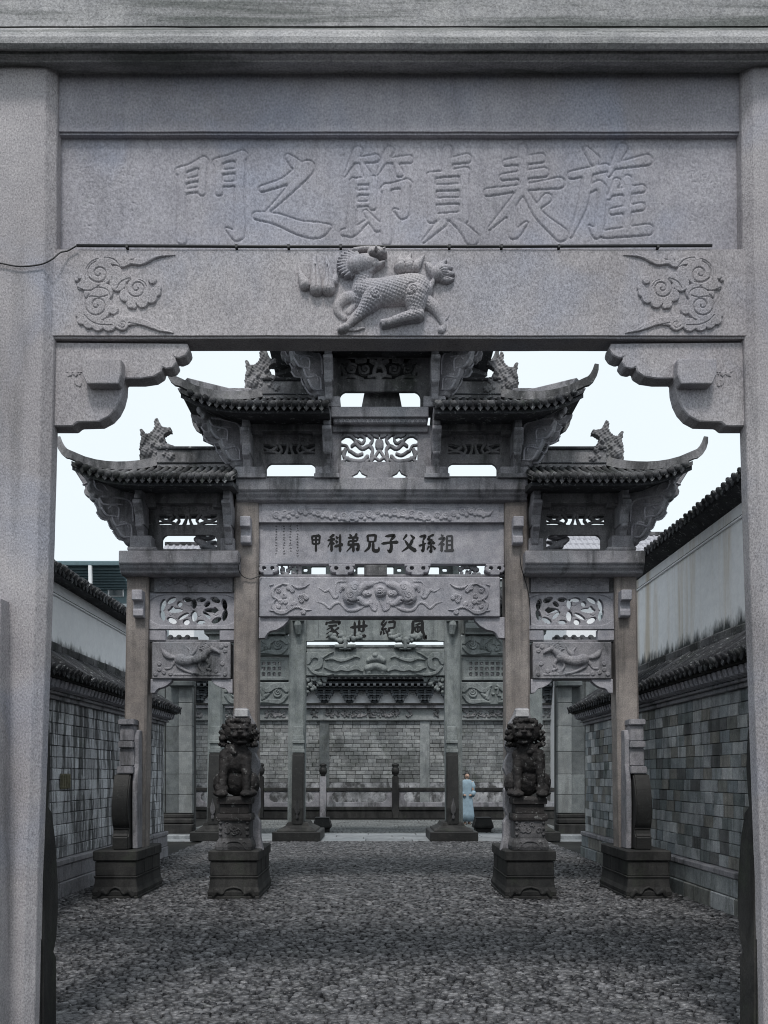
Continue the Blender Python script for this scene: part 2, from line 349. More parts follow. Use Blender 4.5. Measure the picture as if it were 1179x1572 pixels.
def remesh_blob(name, parts, voxel, mat, parent, smooth_it=2, disp=None):
    """One continuous carved body: overlapping ellipsoids / prisms fused by a voxel remesh."""
    bm = bmesh.new()
    for p in parts:
        if p[0] == 'e':
            _, c, r, *rot = p
            g = bmesh.ops.create_icosphere(bm, subdivisions=3, radius=1.0)
            mt = Matrix.Translation(c) @ (rot[0] if rot else Matrix.Identity(4)) @ Matrix.Diagonal((*r, 1))
            bmesh.ops.transform(bm, matrix=mt, verts=g['verts'])
        elif p[0] == 'c':       # tapered limb from a to b
            _, a, b, ra, rb = p; a, b = Vector(a), Vector(b); n = max(3, int((b-a).length/max(min(ra, rb)*.5, .004)))
            n = min(n, 14)
            for k in range(n+1):
                t = k/n; g = bmesh.ops.create_icosphere(bm, subdivisions=2, radius=ra+(rb-ra)*t)
                bmesh.ops.translate(bm, vec=a.lerp(b, t), verts=g['verts'])
        elif p[0] == 'm':
            t = bpy.data.meshes.new('t'); t.from_pydata([tuple(v) for v in p[1].v], [], p[1].f); bm.from_mesh(t); bpy.data.meshes.remove(t)
    bmesh.ops.recalc_face_normals(bm, faces=bm.faces)
    me = bpy.data.meshes.new('t'); bm.to_mesh(me); bm.free()
    o = bpy.data.objects.new('t', me); COL.objects.link(o)
    md = o.modifiers.new('r', 'REMESH'); md.mode = 'VOXEL'; md.voxel_size = voxel
    if smooth_it:
        m2 = o.modifiers.new('s', 'SMOOTH'); m2.iterations = smooth_it; m2.factor = .5
    dg = bpy.context.evaluated_depsgraph_get(); res = bpy.data.meshes.new_from_object(o.evaluated_get(dg)); res.name = name
    bpy.data.objects.remove(o); bpy.data.meshes.remove(me)
    if disp:
        nn = [v.normal.copy() for v in res.vertices]
        for v, n_ in zip(res.vertices, nn): v.co += n_*disp(v.co)
    return finish(res, name, mat, parent, True)

# ------------------------------------------------------------------ brush characters, strokes in a 100 x 100 box (x, y, half width)
def parse(s): return [[tuple(float(v) for v in p.split(',')) for p in st.split(' ')] for st in s.split('|')]
def C(s): return parse(s)
CH = {
'門': '12,24,5 12,60,5 12,97,7|8,24,5 24,19,4 40,13,6|40,13,5 38,46,5|14,35,3 37,31,3|14,46,3 37,43,3|59,14,5 60,46,5|57,14,5 72,10,4 90,7,7|88,8,6 87,50,6 86,92,7 70,86,2|62,25,3 84,23,3|62,38,3 84,37,3',
'之': '44,6,4 53,14,7|12,43,4 40,34,5 68,18,9 46,44,5 18,70,2|5,74,5 30,78,7 58,88,9 80,91,10 95,87,3',
'節': '26,3,6 8,30,1|18,14,3 50,11,5|32,18,3 38,28,5|68,3,6 52,28,1|62,14,3 95,12,5|76,16,3 82,27,5|20,36,5 19,64,5 16,90,6|19,36,4 48,34,5|47,34,5 46,62,5|22,48,3 45,47,3|22,60,3 45,59,3|6,90,4 20,89,5 38,78,2|36,68,3 52,84,6|60,44,4 76,40,4 92,38,6|90,39,6 88,70,6 75,66,2|64,42,5 64,98,7',
'貞': '50,2,6 50,25,6|52,14,4 80,11,6|24,30,5 25,74,6|22,29,4 50,27,4 78,25,6|77,26,6 76,74,6|30,42,4 72,41,4|30,56,4 72,55,4|24,73,4 78,71,5|42,78,6 12,98,2|58,76,3 74,84,6 88,95,9',
'表': '28,17,4 72,12,6|24,32,4 76,27,6|5,48,5 50,43,4 95,38,7|49,2,6 50,44,5|46,48,5 28,68,5 7,86,2|36,60,5 37,92,6 54,80,2|80,54,6 62,68,2|52,48,4 70,72,6 97,92,9',
'旌': '22,3,4 32,14,7|4,30,5 46,22,5|24,28,6 18,60,6 3,94,2|24,46,4 41,42,5 37,90,6 26,84,2|66,2,7 50,30,2|60,20,4 97,14,7|60,37,5 50,54,2|56,48,4 91,44,5|54,68,4 90,63,5|45,92,5 98,87,7|73,34,5 73,90,5',
'甲': '20,12,7 26,56,6|20,12,5 80,8,7|80,8,7 75,54,6|26,32,4 75,30,4|26,54,4 76,52,4|50,10,7 50,98,7',
'科': '42,4,7 14,18,3|6,34,5 50,27,6|28,12,6 28,97,7|26,38,5 4,72,2|32,42,4 44,56,6|56,14,4 67,25,7|54,36,4 65,47,7|48,68,5 99,55,7|80,4,6 80,98,7',
'弟': '28,2,4 38,14,7|70,0,7 58,14,4|20,20,5 76,17,6|76,17,6 73,36,5|24,38,4 74,36,5|23,38,5 18,58,5|17,59,5 82,54,6|82,54,6 77,84,7 64,78,2|49,18,6 50,99,7|46,60,5 8,95,2',
'兄': '24,8,6 29,42,6|24,8,5 76,5,6|76,6,7 71,42,6|28,42,4 72,40,4|40,46,7 33,74,6 5,97,3|60,46,6 60,84,7 74,92,7 92,88,6 95,68,2',
'子': '22,12,5 74,8,7 52,34,5|52,32,5 57,68,7 49,96,7 32,85,2|1,52,6 50,46,5 99,44,8',
'父': '37,5,7 14,32,3|62,5,4 86,26,8|74,30,7 52,66,6 6,97,2|26,34,4 56,70,7 97,94,9',
'孫': '6,14,5 38,10,6 24,34,4|24,33,4 28,64,6 24,92,6 12,84,2|2,64,5 44,50,3|86,4,6 52,16,3|68,14,4 54,28,5 80,32,4|80,32,4 56,50,5 88,50,4|82,40,4 93,54,6|72,52,5 72,95,6 61,89,2|60,66,5 47,86,3|82,64,3 97,84,7',
'祖': '22,4,4 32,15,7|6,27,5 40,22,6 24,44,5 3,62,2|24,42,6 24,98,7|28,50,4 41,60,6|56,12,6 56,88,6|56,12,4 88,10,6|88,10,6 88,88,6|58,36,4 86,35,4|58,60,4 86,59,4|42,92,5 100,88,7',
'家': '48,0,5 54,10,7|14,14,5 10,29,6|14,17,4 88,13,6 80,28,3|24,33,4 76,30,5|54,32,5 12,54,2|40,43,5 57,66,6 53,95,7 38,89,2|48,56,4 10,75,2|53,70,4 8,95,2|84,42,5 62,56,3|58,54,4 97,92,8',
'世': '2,41,6 98,32,7|24,14,6 26,88,6|50,5,6 50,63,6|76,7,6 74,62,6|50,62,4 75,60,4|26,88,5 90,84,7',
'紀': '28,3,5 10,25,4 33,27,4|40,13,5 12,51,4 42,46,5|9,62,5 4,81,4|22,60,4 25,77,6|36,56,4 43,71,6|52,14,5 89,10,6|89,10,6 86,42,5|56,44,4 86,42,4|54,44,6 54,84,7 70,92,7 94,88,6 97,70,2',
'風': '22,10,7 20,60,6 3,99,2|22,10,5 75,6,6|75,6,7 77,60,7 92,96,7 99,78,2|64,20,5 34,29,3|34,40,4 64,38,5|64,38,5 62,60,4|34,40,4 36,62,4|36,62,3 62,60,3|49,28,5 49,84,5|30,87,5 67,80,5|60,72,3 71,89,6',
}
CH = {k: C(v) for k, v in CH.items()}
def character(ch, x0, x1, y0, y1, Y, mat, parent, name='character'):
    """Painted character: each brush stroke a thin slab of paint on the face at depth Y."""
    mb = MB(); sx, sy = (x1-x0)/100, (y1-y0)/100; u = Y/F
    for k, st in enumerate(CH[ch]):
        pts = smoothpts(st, 5) if len(st) > 2 else smoothpts([st[0], tuple((a+b)/2*(.86 if i == 2 else 1) for i, (a, b) in enumerate(zip(*st))), st[1]], 4)
        L, Rr = [], []; n = len(pts)
        for i, p in enumerate(pts):
            a, b = pts[max(i-1, 0)], pts[min(i+1, n-1)]; tx, ty = b[0]-a[0], b[1]-a[1]; l = math.hypot(tx, ty)+1e-6; nx, ny = -ty/l, tx/l
            e = .35 if i in (0, n-1) else 1.0; ww = max(p[2], .8)*e*1.38
            L.append((p[0]+nx*ww, p[1]+ny*ww)); Rr.append((p[0]-nx*ww, p[1]-ny*ww))
            if i == 0: L[0] = (L[0][0]-tx/l*p[2]*.7, L[0][1]-ty/l*p[2]*.7); Rr[0] = (Rr[0][0]-tx/l*p[2]*.7, Rr[0][1]-ty/l*p[2]*.7)
        z = Y-.0015-.0004*k
        f = lambda q: ((x0+q[0]*sx-CXP)*u, z, EYE-(y0+q[1]*sy-CYP)*u)
        b = len(mb.v); mb.v += [f(q) for q in L]+[f(q) for q in Rr]
        m0 = len(mb.v); mb.v += [(v[0], Y+.002, v[2]) for v in mb.v[b:m0]]; nn = m0-b
        for i in range(n-1):
            mb.f.append([b+i, b+i+1, b+n+i+1, b+n+i]); mb.f.append([b+i, b+i+1, m0+i+1, m0+i][::-1]); mb.f.append([b+n+i, b+n+i+1, m0+n+i+1, m0+n+i])
        mb.f.append([b, b+n, m0+n, m0]); mb.f.append([b+n-1, b+2*n-1, m0+2*n-1, m0+n-1][::-1])
    return mb.build(name, mat, parent)
# ------------------------------------------------------------------ ground
g = MB().box(-150, 150, -60, 300, -.5, -.012).build('ground', M['earth']); tag(g, 'dark earth between and beyond the cobblestones', None, None, 'structure')
def cobble_mesh(n, name, sx, sy, h, seedv=0):
    vs = []; fs = []
    k = 7; r = random.Random(seedv)
    for ring, (s_, z) in enumerate(((1.0, -.02), (.98, h*.6), (.74, h*.97))):
        for i in range(k):
            a = 2*math.pi*i/k; q = 1+r.uniform(-.16, .16) if ring == 0 else 1+r.uniform(-.06, .06)
            vs.append((math.cos(a)*sx*s_*q, math.sin(a)*sy*s_*q, z+r.uniform(-.001, .001)))
    vs.append((0, 0, h)); fs = [[j*k+i, j*k+(i+1) % k, (j+1)*k+(i+1) % k, (j+1)*k+i] for j in (0, 1) for i in range(k)]+[[2*k+i, 2*k+(i+1) % k, 3*k] for i in range(k)]
    return vs, fs
protos = []
for q in range(6):
    vs, fs = cobble_mesh(7, 'cobblestone', .0315, .0195, .02, q); protos.append((np.array(vs), fs))
spots = []
y = 4.3; row = 0
while y < 21.15:
    sp = (.067 if y < 9 else .082); ry = (.044 if y < 9 else .056)
    x = -4.1+random.uniform(0, sp)
    while x < 4.12:
        spots.append((x+random.uniform(-.012, .012), y+random.uniform(-.01, .01)+.02*math.sin(x*3+row*.3), random.uniform(-.5, .5), random.uniform(.82, 1.2)*sp/.0640, random.randrange(6)))
        x += sp*random.uniform(.8, 1.2)
    y += ry; row += 1
def inframe(x, y): return y > 5.62 and abs((x/y*F+CXP)-600) < 510
near = sorted([s for s in spots if inframe(s[0], s[1])], key=lambda s: s[1])[:300]; nearset = set(near)
rest = [s for s in spots if s not in nearset]
pm = []
for vs, fs in protos:
    me = bpy.data.meshes.new('cobblestone'); me.from_pydata(vs.tolist(), [], fs); me.materials.append(M['cobble']); shade(me, True); pm.append(me)
for (x, y_, a, s_, k) in near:
    o = bpy.data.objects.new('cobblestone', pm[k]); link(o, g, (x, y_, 0)); o.rotation_euler = (random.uniform(-.1, .1), random.uniform(-.1, .1), a); o.scale = (s_*random.uniform(.9, 1.2), s_, 1)
V = []; FQ = []; FT = []; off = 0
for k in range(6):
    S = np.array([s for s in rest if s[4] == k]); pv, fs = protos[k]; n = len(S); nv = len(pv)
    ca, sa, sc = np.cos(S[:, 2]), np.sin(S[:, 2]), S[:, 3]
    ax = rng.uniform(.85, 1.25, n); zz = rng.uniform(-.009, .004, n)
    tx, ty = rng.normal(0, .1, n), rng.normal(0, .1, n)
    lx = pv[None, :, 0]*(sc*ax)[:, None]; ly = pv[None, :, 1]*sc[:, None]
    X = lx*ca[:, None]-ly*sa[:, None]+S[:, 0:1]; Y = lx*sa[:, None]+ly*ca[:, None]+S[:, 1:2]
    Z = pv[None, :, 2]+zz[:, None]+lx*tx[:, None]+ly*ty[:, None]
    V.append(np.stack([X, Y, Z], 2).reshape(-1, 3))
    q = np.array([f for f in fs if len(f) == 4]); t = np.array([f for f in fs if len(f) == 3]); o_ = (np.arange(n)*nv+off)[:, None, None]
    FQ.append((q[None]+o_).reshape(-1, 4)); FT.append((t[None]+o_).reshape(-1, 3)); off += n*nv
V = np.concatenate(V); FQ = np.concatenate(FQ); FT = np.concatenate(FT)
me = bpy.data.meshes.new('cobblestones'); me.vertices.add(len(V)); me.vertices.foreach_set('co', V.astype(np.float32).ravel())
li = np.concatenate([FQ.ravel(), FT.ravel()]).astype(np.int32); ls = np.concatenate([np.arange(len(FQ))*4, len(FQ)*4+np.arange(len(FT))*3]).astype(np.int32)
me.loops.add(len(li)); me.loops.foreach_set('vertex_index', li); me.polygons.add(len(ls)); me.polygons.foreach_set('loop_start', ls); me.update(calc_edges=True)
o = finish(me, 'cobblestone_paving', M['cobble'], None, True); tag(o, 'dark cobblestones paving the lane under the archways', None, None, 'stuff')
# cobbles beyond the slab strip: coarser
mb = MB(); 
fy = 24.1
far = []
while fy < 31.2:
    x = -5.4
    while x < 5.6:
        far.append((x, fy)); x += .13*random.uniform(.85, 1.15)
    fy += .11
vs = []; fs = []
for (x, y_) in far:
    b = len(vs); a = random.uniform(0, 1); r1 = random.uniform(.045, .06)
    for z, s_ in ((-.02, 1), (.012, .8)):
        for i in range(5): vs.append((x+math.cos(a+i*1.2566)*r1*s_, y_+math.sin(a+i*1.2566)*r1*.8*s_, z))
    fs += [[b+i, b+(i+1) % 5, b+5+(i+1) % 5, b+5+i] for i in range(5)]+[[b+5+i for i in range(5)]]
me = bpy.data.meshes.new('far_cobbles'); me.from_pydata(vs, [], fs)
M['cobble_f'] = stone('worn_pale_cobble', (.11,.12,.12), (.19,.2,.2), stain_amt=.5, grain=30, grain_amt=.3, rough=.6)
o = finish(me, 'cobblestone_forecourt', M['cobble_f'], None, True); tag(o, 'paler cobbled court between the far archway and the balustrade', None, None, 'stuff')
# slab strip under the far archway
strip = MB().box(-5.6, 5.7, 21.2, 24.0, -.2, -.004).build('pavement', M['mortar']); tag(strip, 'pale stone slab strip under the far archway', None, None, 'structure')
for r_ in range(4):
    x = -5.6+(.5 if r_ % 2 else 0)
    while x < 5.6:
        L = random.uniform(1.0, 1.5); x1 = min(x+L, 5.7)
        MB().box(x+.008, x1-.008, 21.2+r_*.7+.006, 21.2+(r_+1)*.7-.006, -.15, .012+random.uniform(0, .006)).build('paving_slab', M['slab'], strip, .01)
        x = x1

# ------------------------------------------------------------------ front archway
YF = 5.04; XC1 = (wx(86, YF)+wx(1140, YF))/2
ga = thing('stone_archway', (XC1, 5.1, 0), 'nearest grey granite archway framing the view, beast carved on its lower beam', 'archway')
xi = wx(86, YF)+.01; 
zt = wz(92, 5.0)
def pillar_front():
    rings = []
    for z, dx in ((-.0, -.135), (1.0, -.115), (2.0, -.08), (2.87, -.05), (3.6, -.03), (4.6, -.008), (zt, 0)):
        x1 = xi+dx; x0 = xi-.62
        rings.append([(x0, 5.05, z), (x0+.05, 5.0, z), (x1-.055, 5.0, z), (x1-.004, 5.05, z), (x1-.004, 5.14, z), (x1-.05, 5.19, z), (x0+.05, 5.19, z), (x0, 5.14, z)])
    return MB().rings(rings)
p = pillar_front().build('pillar', M['front'], ga, bevel=.005, jitter=.0009, sub=.12, smooth=False)
mirror(p, XC1)
# beams between the pillars
xl, xr = wx(86, YF), wx(1140, YF)
def beam(name, y0, y1, Y, Yb, mat, parent=ga, x0=None, x1=None, bevel=.012, **kw):
    return box(name, mat, parent, x0 if x0 is not None else xl-.05, x1 if x1 is not None else xr+.05, Y, Yb, wz(y1, Y), wz(y0, Y), bevel, seg=2, **kw)
beam('top_rail', 99, 205, 5.075, 5.2, M['front_panel'], jitter=.0012, sub=.1)
low = beam('lower_beam', 381, 518, YF, 5.215, M['front'], jitter=.0014, sub=.09)
# name board with the six engraved characters
YP = 5.12
r = Relief(84, 1142, 200, 386, 1.05)
for ch, x0, x1, y0, y1 in (('門',266,384,232,374),('之',388,512,236,368),('節',520,634,230,374),('貞',638,736,230,376),('表',742,864,228,374),('旌',872,996,228,374)):
    for st in CH[ch]:
        st2 = [(x0+p_[0]*(x1-x0)/100, y0+p_[1]*(y1-y0)/100) for p_ in st]; r.cap(st2, [max(p_[2]*1.22, 1.2) for p_ in st], flat=0.0)
S = r.S.copy(); S[S < -50] = -50
H = np.full(r.X.shape, 4.0)
# distance to the outline of the union: soft groove just at the border
ins = S > -.5
def blur(a, n):
    for _ in range(n): a = (a+np.roll(a, 1, 0)+np.roll(a, -1, 0)+np.roll(a, 1, 1)+np.roll(a, -1, 1))/5
    return a
b1 = blur(ins.astype(float), 3); edge = np.clip(1-np.abs(b1-.5)*2, 0, 1)
H -= 2.1*edge; H += .7*blur(ins.astype(float), 6)*np.clip((S+0)/3, 0, 1)
for xc in (132, 143, 168, 186, 206, 1064, 1078, 1092):        # faint columns of worn small writing
    yy = 250
    while yy < (352 if xc < 900 else 345):
        for _ in range(4):
            a = random.uniform(0, 3); px_, py_ = xc+random.uniform(-4, 4), yy+random.uniform(-1, 8); L = random.uniform(2, 5)
            i0, i1 = np.searchsorted(r.x, [px_-5, px_+5]); j0, j1 = np.searchsorted(r.y, [py_-5, py_+5])
            dd = np.abs((r.X[j0:j1, i0:i1]-px_)*math.sin(a)-(r.Y[j0:j1, i0:i1]-py_)*math.cos(a)); ll = np.hypot(r.X[j0:j1, i0:i1]-px_, r.Y[j0:j1, i0:i1]-py_)
            H[j0:j1, i0:i1] -= .38*np.exp(-(dd/.9)**2)*(ll < L)
        yy += random.uniform(8, 13)
r.H = H; r.rough(.10)
r.build('name_board', M['front_panel'], ga, YP+4*YP/F)
MB().box(xl+.01, xr-.01, YP+.05, YP+.07, wz(386, YP), wz(200, YP)).build('name_board_back', M['front'], ga)
# cloud and beast reliefs on the lower beam
def crop2(x, y): return (90+x/5.895, 375+y/5.895)
def cloud_relief():
    r = Relief(108, 272, 382, 516, .62)
    f = lambda L: [crop2(*q) for q in L]
    k = 1/5.895
    F1 = 2.6
    for (x, y, rad) in ((370,255,132),(280,360,85),(205,385,38),(195,300,30),(300,450,70),(420,440,80),(355,570,135),(250,640,75),(215,690,50),(190,640,38),(280,715,60),(360,735,62),(460,735,66),(540,690,52),(580,730,62),(500,600,48),
                        (715,430,118),(610,470,62),(660,545,48),(685,570,26),(760,530,58),(840,490,58),(880,440,52),(900,400,38),(850,330,40),(540,360,80),(520,260,60),(600,310,55),(165,330,20)):
        r.cap([crop2(x, y)], rad*k, flat=F1, edge=1.6)
    r.cap(f([(430,150),(520,165),(590,190),(650,160),(740,170),(800,155),(900,118),(1055,100)]), [v*k for v in (40,38,32,34,32,24,13,3)], flat=F1, edge=1.6)
    r.cap([crop2(620,130)], 34*k, flat=F1, edge=1.5)
    r.cap(f([(560,720),(650,700),(750,708),(850,745),(950,788),(1040,806)]), [v*k for v in (60,46,34,30,18,3)], flat=F1, edge=1.6)
    gr = lambda c, r0, r1, t, a0, w_=.85, d=1.5: r.groove([crop2(*q) for q in spiral(c[0], c[1], r0, r1, t, a0)], w_, d, False)
    gr((368,272), 12, 112, 1.65, .4, .9, 1.5); gr((352,558), 10, 118, 1.6, .3, .9, 1.5); gr((712,405), 12, 108, 1.75, .2, .9, 1.5); gr((582,728), 6, 40, 1.2, 1.5, .6, 1)
    for L in ([(250,330),(245,250),(300,170),(400,130),(500,145),(560,205)], [(300,425),(360,400),(440,420),(470,480),(470,560)], [(240,500),(300,480),(380,490),(450,470)], [(240,650),(290,700),(370,735),(490,740)],
              [(530,410),(570,350),(660,315),(760,340),(800,390)], [(640,720),(740,740),(860,790),(980,808)], [(660,150),(740,130),(820,120)], [(280,310),(340,345),(420,350)], [(180,400),(230,425),(300,430)]):
        r.groove([crop2(*q) for q in L], .75, 1.2)
    r.H *= 1.35; r.rough(.12)
    return r
cr_ = cloud_relief().build('cloud_relief', M['front'], ga, YF+.0005, sink=.003)
o = mirror(cr_, XC1)
def crop1(x, y): return (440+x/4.21, 375+y/4.21)
def beast_relief():
    r = Relief(452, 700, 382, 517, .62); k = 1/4.21
    def c(L, rad, **kw): r.cap([crop1(*q) for q in L], [v*k for v in rad], **kw)
    c([(900,370),(960,420),(1000,490),(1015,530),(1000,555)], (48,40,24,20,26), k=.55)                 # far hind leg
    c([(1000,510),(1040,470),(1055,425)], (14,9,3), k=.5)
    c([(470,345),(385,350),(335,395),(335,440),(370,480)], (44,40,34,28,20), k=.55)                    # far foreleg
    c([(500,345),(440,390),(400,440)], (30,24,18), k=.4)
    c([(500,300),(600,318),(720,308),(830,295),(880,300)], (72,90,98,96,66), k=.62)                    # trunk
    c([(480,300),(490,240),(500,190)], (62,60,60), k=.62)                                              # neck
    c([(560,360),(500,430),(430,500),(370,560)], (72,42,26,20), k=.75, base=3)                         # near foreleg
    c([(380,548),(350,562)], (24,22), k=.9, base=4)
    c([(830,350),(835,420),(825,465)], (82,58,46), k=.72, base=4)                                       # near hind leg
    c([(850,470),(760,490),(680,515),(630,532)], (40,32,26,22), k=.8, base=5); c([(640,525),(618,520)], (26,18), k=.9, base=5)
    c([(920,300),(945,250),(960,215)], (22,15,12), k=.8, base=3)                                       # tail
    for L, rad in (([(960,215),(930,170),(900,130)],(22,26,8)), ([(965,215),(990,160),(1030,110)],(24,28,6)), ([(970,215),(1020,170),(1065,160)],(24,26,8)), ([(970,220),(1030,205),(1078,200)],(24,24,8)), ([(975,225),(1030,240),(1075,235)],(20,22,6)), ([(980,200),(990,190)],(50,50))):
        c(L, rad, k=.7, base=3)
    c([(450,160),(510,142),(558,128)], (64,60,40), k=.75, base=4); r.groove([crop1(*q) for q in [(430,120),(480,90),(540,85)]], .8, 1.5)                                      # head
    c([(555,88),(605,80),(634,84)], (34,24,15), k=.8, base=9); c([(560,155),(598,150),(628,134)], (26,17,9), k=.8, base=6); c([(628,72),(634,66)], (9,6), k=1, base=12)
    for i in range(11):
        a = math.radians(128+i*13); x0, y0 = 470+30*math.cos(a), 150+24*math.sin(a)
        c([(x0, y0), (470+80*math.cos(a), 150+62*math.sin(a)*1.05), (455+128*math.cos(a), 150+98*math.sin(a))], (20,17,5), k=.8, base=6)
    for i in range(4): c([(560-14*i, 175), (520-22*i, 205), (470-26*i, 232-3*i)], (15,13,4), k=.8, base=6)
    c([(440,62),(520,50),(600,48)], (14,12,8), k=.8, base=7); c([(585,95)], (13,), k=1, base=12)
    for L, rad in (([(195,295),(188,220),(180,120),(190,72)],(46,34,18,4)), ([(270,295),(278,220),(265,130),(256,80)],(46,30,16,4)), ([(120,268),(98,220),(78,150)],(38,24,4)), ([(305,250),(318,215),(308,170)],(30,16,4))): c(L, rad, k=.75, base=1.6)
    for L, rad in (([(740,150),(735,110),(735,72)],(48,22,4)), ([(790,150),(785,110),(805,60)],(48,22,4)), ([(830,150),(860,115),(888,75)],(36,20,5))): c(L, rad, k=.7, base=1.4)
    for L in ([(195,300),(192,230),(188,150)], [(272,300),(274,230),(264,150)], [(235,320),(228,250),(222,200)], [(150,290),(146,240)], [(765,170),(760,140)], [(812,165),(818,130)]): r.groove([crop1(*q) for q in L], .9, 2.2)
    c([(400,555),(450,552),(500,545)], (14,16,8), flat=2.2)
    m = (r.X > crop1(440,0)[0]) & (r.X < crop1(920,0)[0]) & (r.Y > crop1(0,200)[1]) & (r.Y < crop1(0,500)[1]) & (r.H > 0)
    uu = (r.X+.5*r.Y)/2.3; vv = (r.Y-.35*r.X)/2.3; sc = np.abs(np.sin(uu*1.57))*np.abs(np.sin(vv*1.57+np.floor(uu)*.0))
    r.H = np.where(m, r.H+.75*sc-.3, r.H)
    r.groove([crop1(*q) for q in spiral(578, 358, 6, 42, 1.6, .6)], .75, 1.6, False); r.groove([crop1(*q) for q in spiral(808, 340, 6, 48, 1.7, .6)], .75, 1.6, False)
    r.groove([crop1(*q) for q in [(545,112),(590,112),(632,112)]], 1.6, 11)
    r.cap([crop1(578,88)], 2.2, k=1, base=19); r.groove([crop1(*q) for q in spiral(578,88,10,11,1,0,10)], .6, 3, False)
    for i in range(5): r.groove([crop1(*q) for q in [(985+i*6,200+i*8),(1030+i*6,170+i*18)]], .5, 1, False)
    r.H *= 1.45; r.rough(.12); return r
beast_relief().build('beast_relief', M['front'], ga, YF+.0005, sink=.003)
# corbels
def corbel():
    Y = 5.075; P = [(74,525),(288,527),(290,537),(284,546),(274,550),(268,548),(271,556),(265,564),(255,566),(249,563),(247,571),(236,578),(216,581),(189,581),(188,598),(184,614),(177,628),(167,639),(152,647),(118,648),(111,654),(74,654)]
    return MB().prism([(wx(a, Y), wz(b, Y)) for a, b in P], Y, 5.19).build('corbel', M['front'], ga, .006)
c1 = corbel(); Y = 5.0
b1_ = MB().rings([[(wx(a0, Y), Y, wz(b, Y)), (wx(a1, Y), Y, wz(b, Y)), (wx(a1, Y), 5.08, wz(b, Y)), (wx(a0, Y), 5.08, wz(b, Y))] for a0, a1, b in ((126,186,550),(126,186,575),(133,181,589))]).build('corbel_block', M['front'], c1, .006)
r = Relief(98, 128, 560, 600, .8)
for _ in range(16): r.cap([(random.uniform(103,124), random.uniform(572,596))], random.uniform(1.5, 4), flat=1.2, edge=1)
r.cap([(102,571),(127,571)], [.8,1.4], flat=1.5); rr = r.build('blossom_relief', M['front'], c1, 5.075)
mirror_tree(c1, XC1)
# capital beam across the pillars
xa, xb = -4.6, 4.9
prof = []
for (Y, py) in ((5.05,-40),(4.93,-40),(4.93,40),(4.945,42),(4.88,47),(4.862,56),(4.865,66),(4.885,75),(4.92,79),(4.92,84),(4.95,92),(4.955,95),(5.05,96)): prof.append((Y, wz(py, Y)))
prof = prof[:-1]+[(5.3, wz(96, 5.05)), (5.3, wz(-40, 5.05))][0:2]
MB().prism(prof, xa, xb, 'X').build('capital_beam', M['front_cap'], ga, 0, jitter=.0025, sub=.14)
box('upper_wall', M['front'], ga, xa, xb, 4.96, 5.25, wz(-260, 4.96), wz(-41, 4.96), .01)
# clasping stones: front pair, rear pair
Yc = 4.88; xk = wx(12, 4.98)
prof = [(5.02,0),(5.02,wz(915,Yc)),(Yc,wz(915,Yc)),(Yc-.01,wz(960,Yc)),(4.86,1.9),(4.83,1.2),(4.80,.7),(4.80,0)]
k = MB().prism(prof, xk-.34, xk, 'X').build('clasping_stone', M['front'], ga, .012, jitter=.002, sub=.15); mirror(k, XC1)
prof = [(5.12,0),(5.12,2.0),(5.17,1.98),(5.23,1.85),(5.25,1.65),(5.22,1.46),(5.21,1.42),(5.27,1.38),(5.33,1.2),(5.37,.95),(5.37,.75),(5.34,.60),(5.30,.54),(5.34,.50),(5.34,0)]
k = MB().prism(prof, -2.28, -1.93, 'X').build('clasping_stone', M['plinth'], ga, .012, seg=2); mirror(k, XC1)
# pipe and cable
pipe = thing('cable_conduit', (XC1, 5.02, wz(378, 5.02)), 'thin black conduit pipe along the foot of the engraved name board', 'conduit')
Yp = 5.035
MB().tube([W(118, 377, Yp), W(400, 378.5, Yp), W(800, 378.2, Yp), W(1093, 377, Yp)], .0085, 8).build('pipe', M['cable'], pipe, smooth=True)
for x in (195, 363, 443, 523, 690, 770, 858, 1010):
    MB().box(wx(x-2, Yp), wx(x+2, Yp), Yp-.009, Yp+.02, wz(381.5, Yp), wz(375.6, Yp)).build('clip', M['cable'], pipe, .002)
cb = MB().tube(smoothpts([W(118,377,5.02), W(104,385,5.02), W(92,388,5.0), W(80,398,4.985), W(62,406,4.985), W(30,409,4.985), W(0,404,4.985), W(-30,400,4.985)], 5), .0042, 6).build('cable', M['cable'], None, smooth=True)
tag(cb, 'slack black cable hanging across the near left pillar', 'cable')
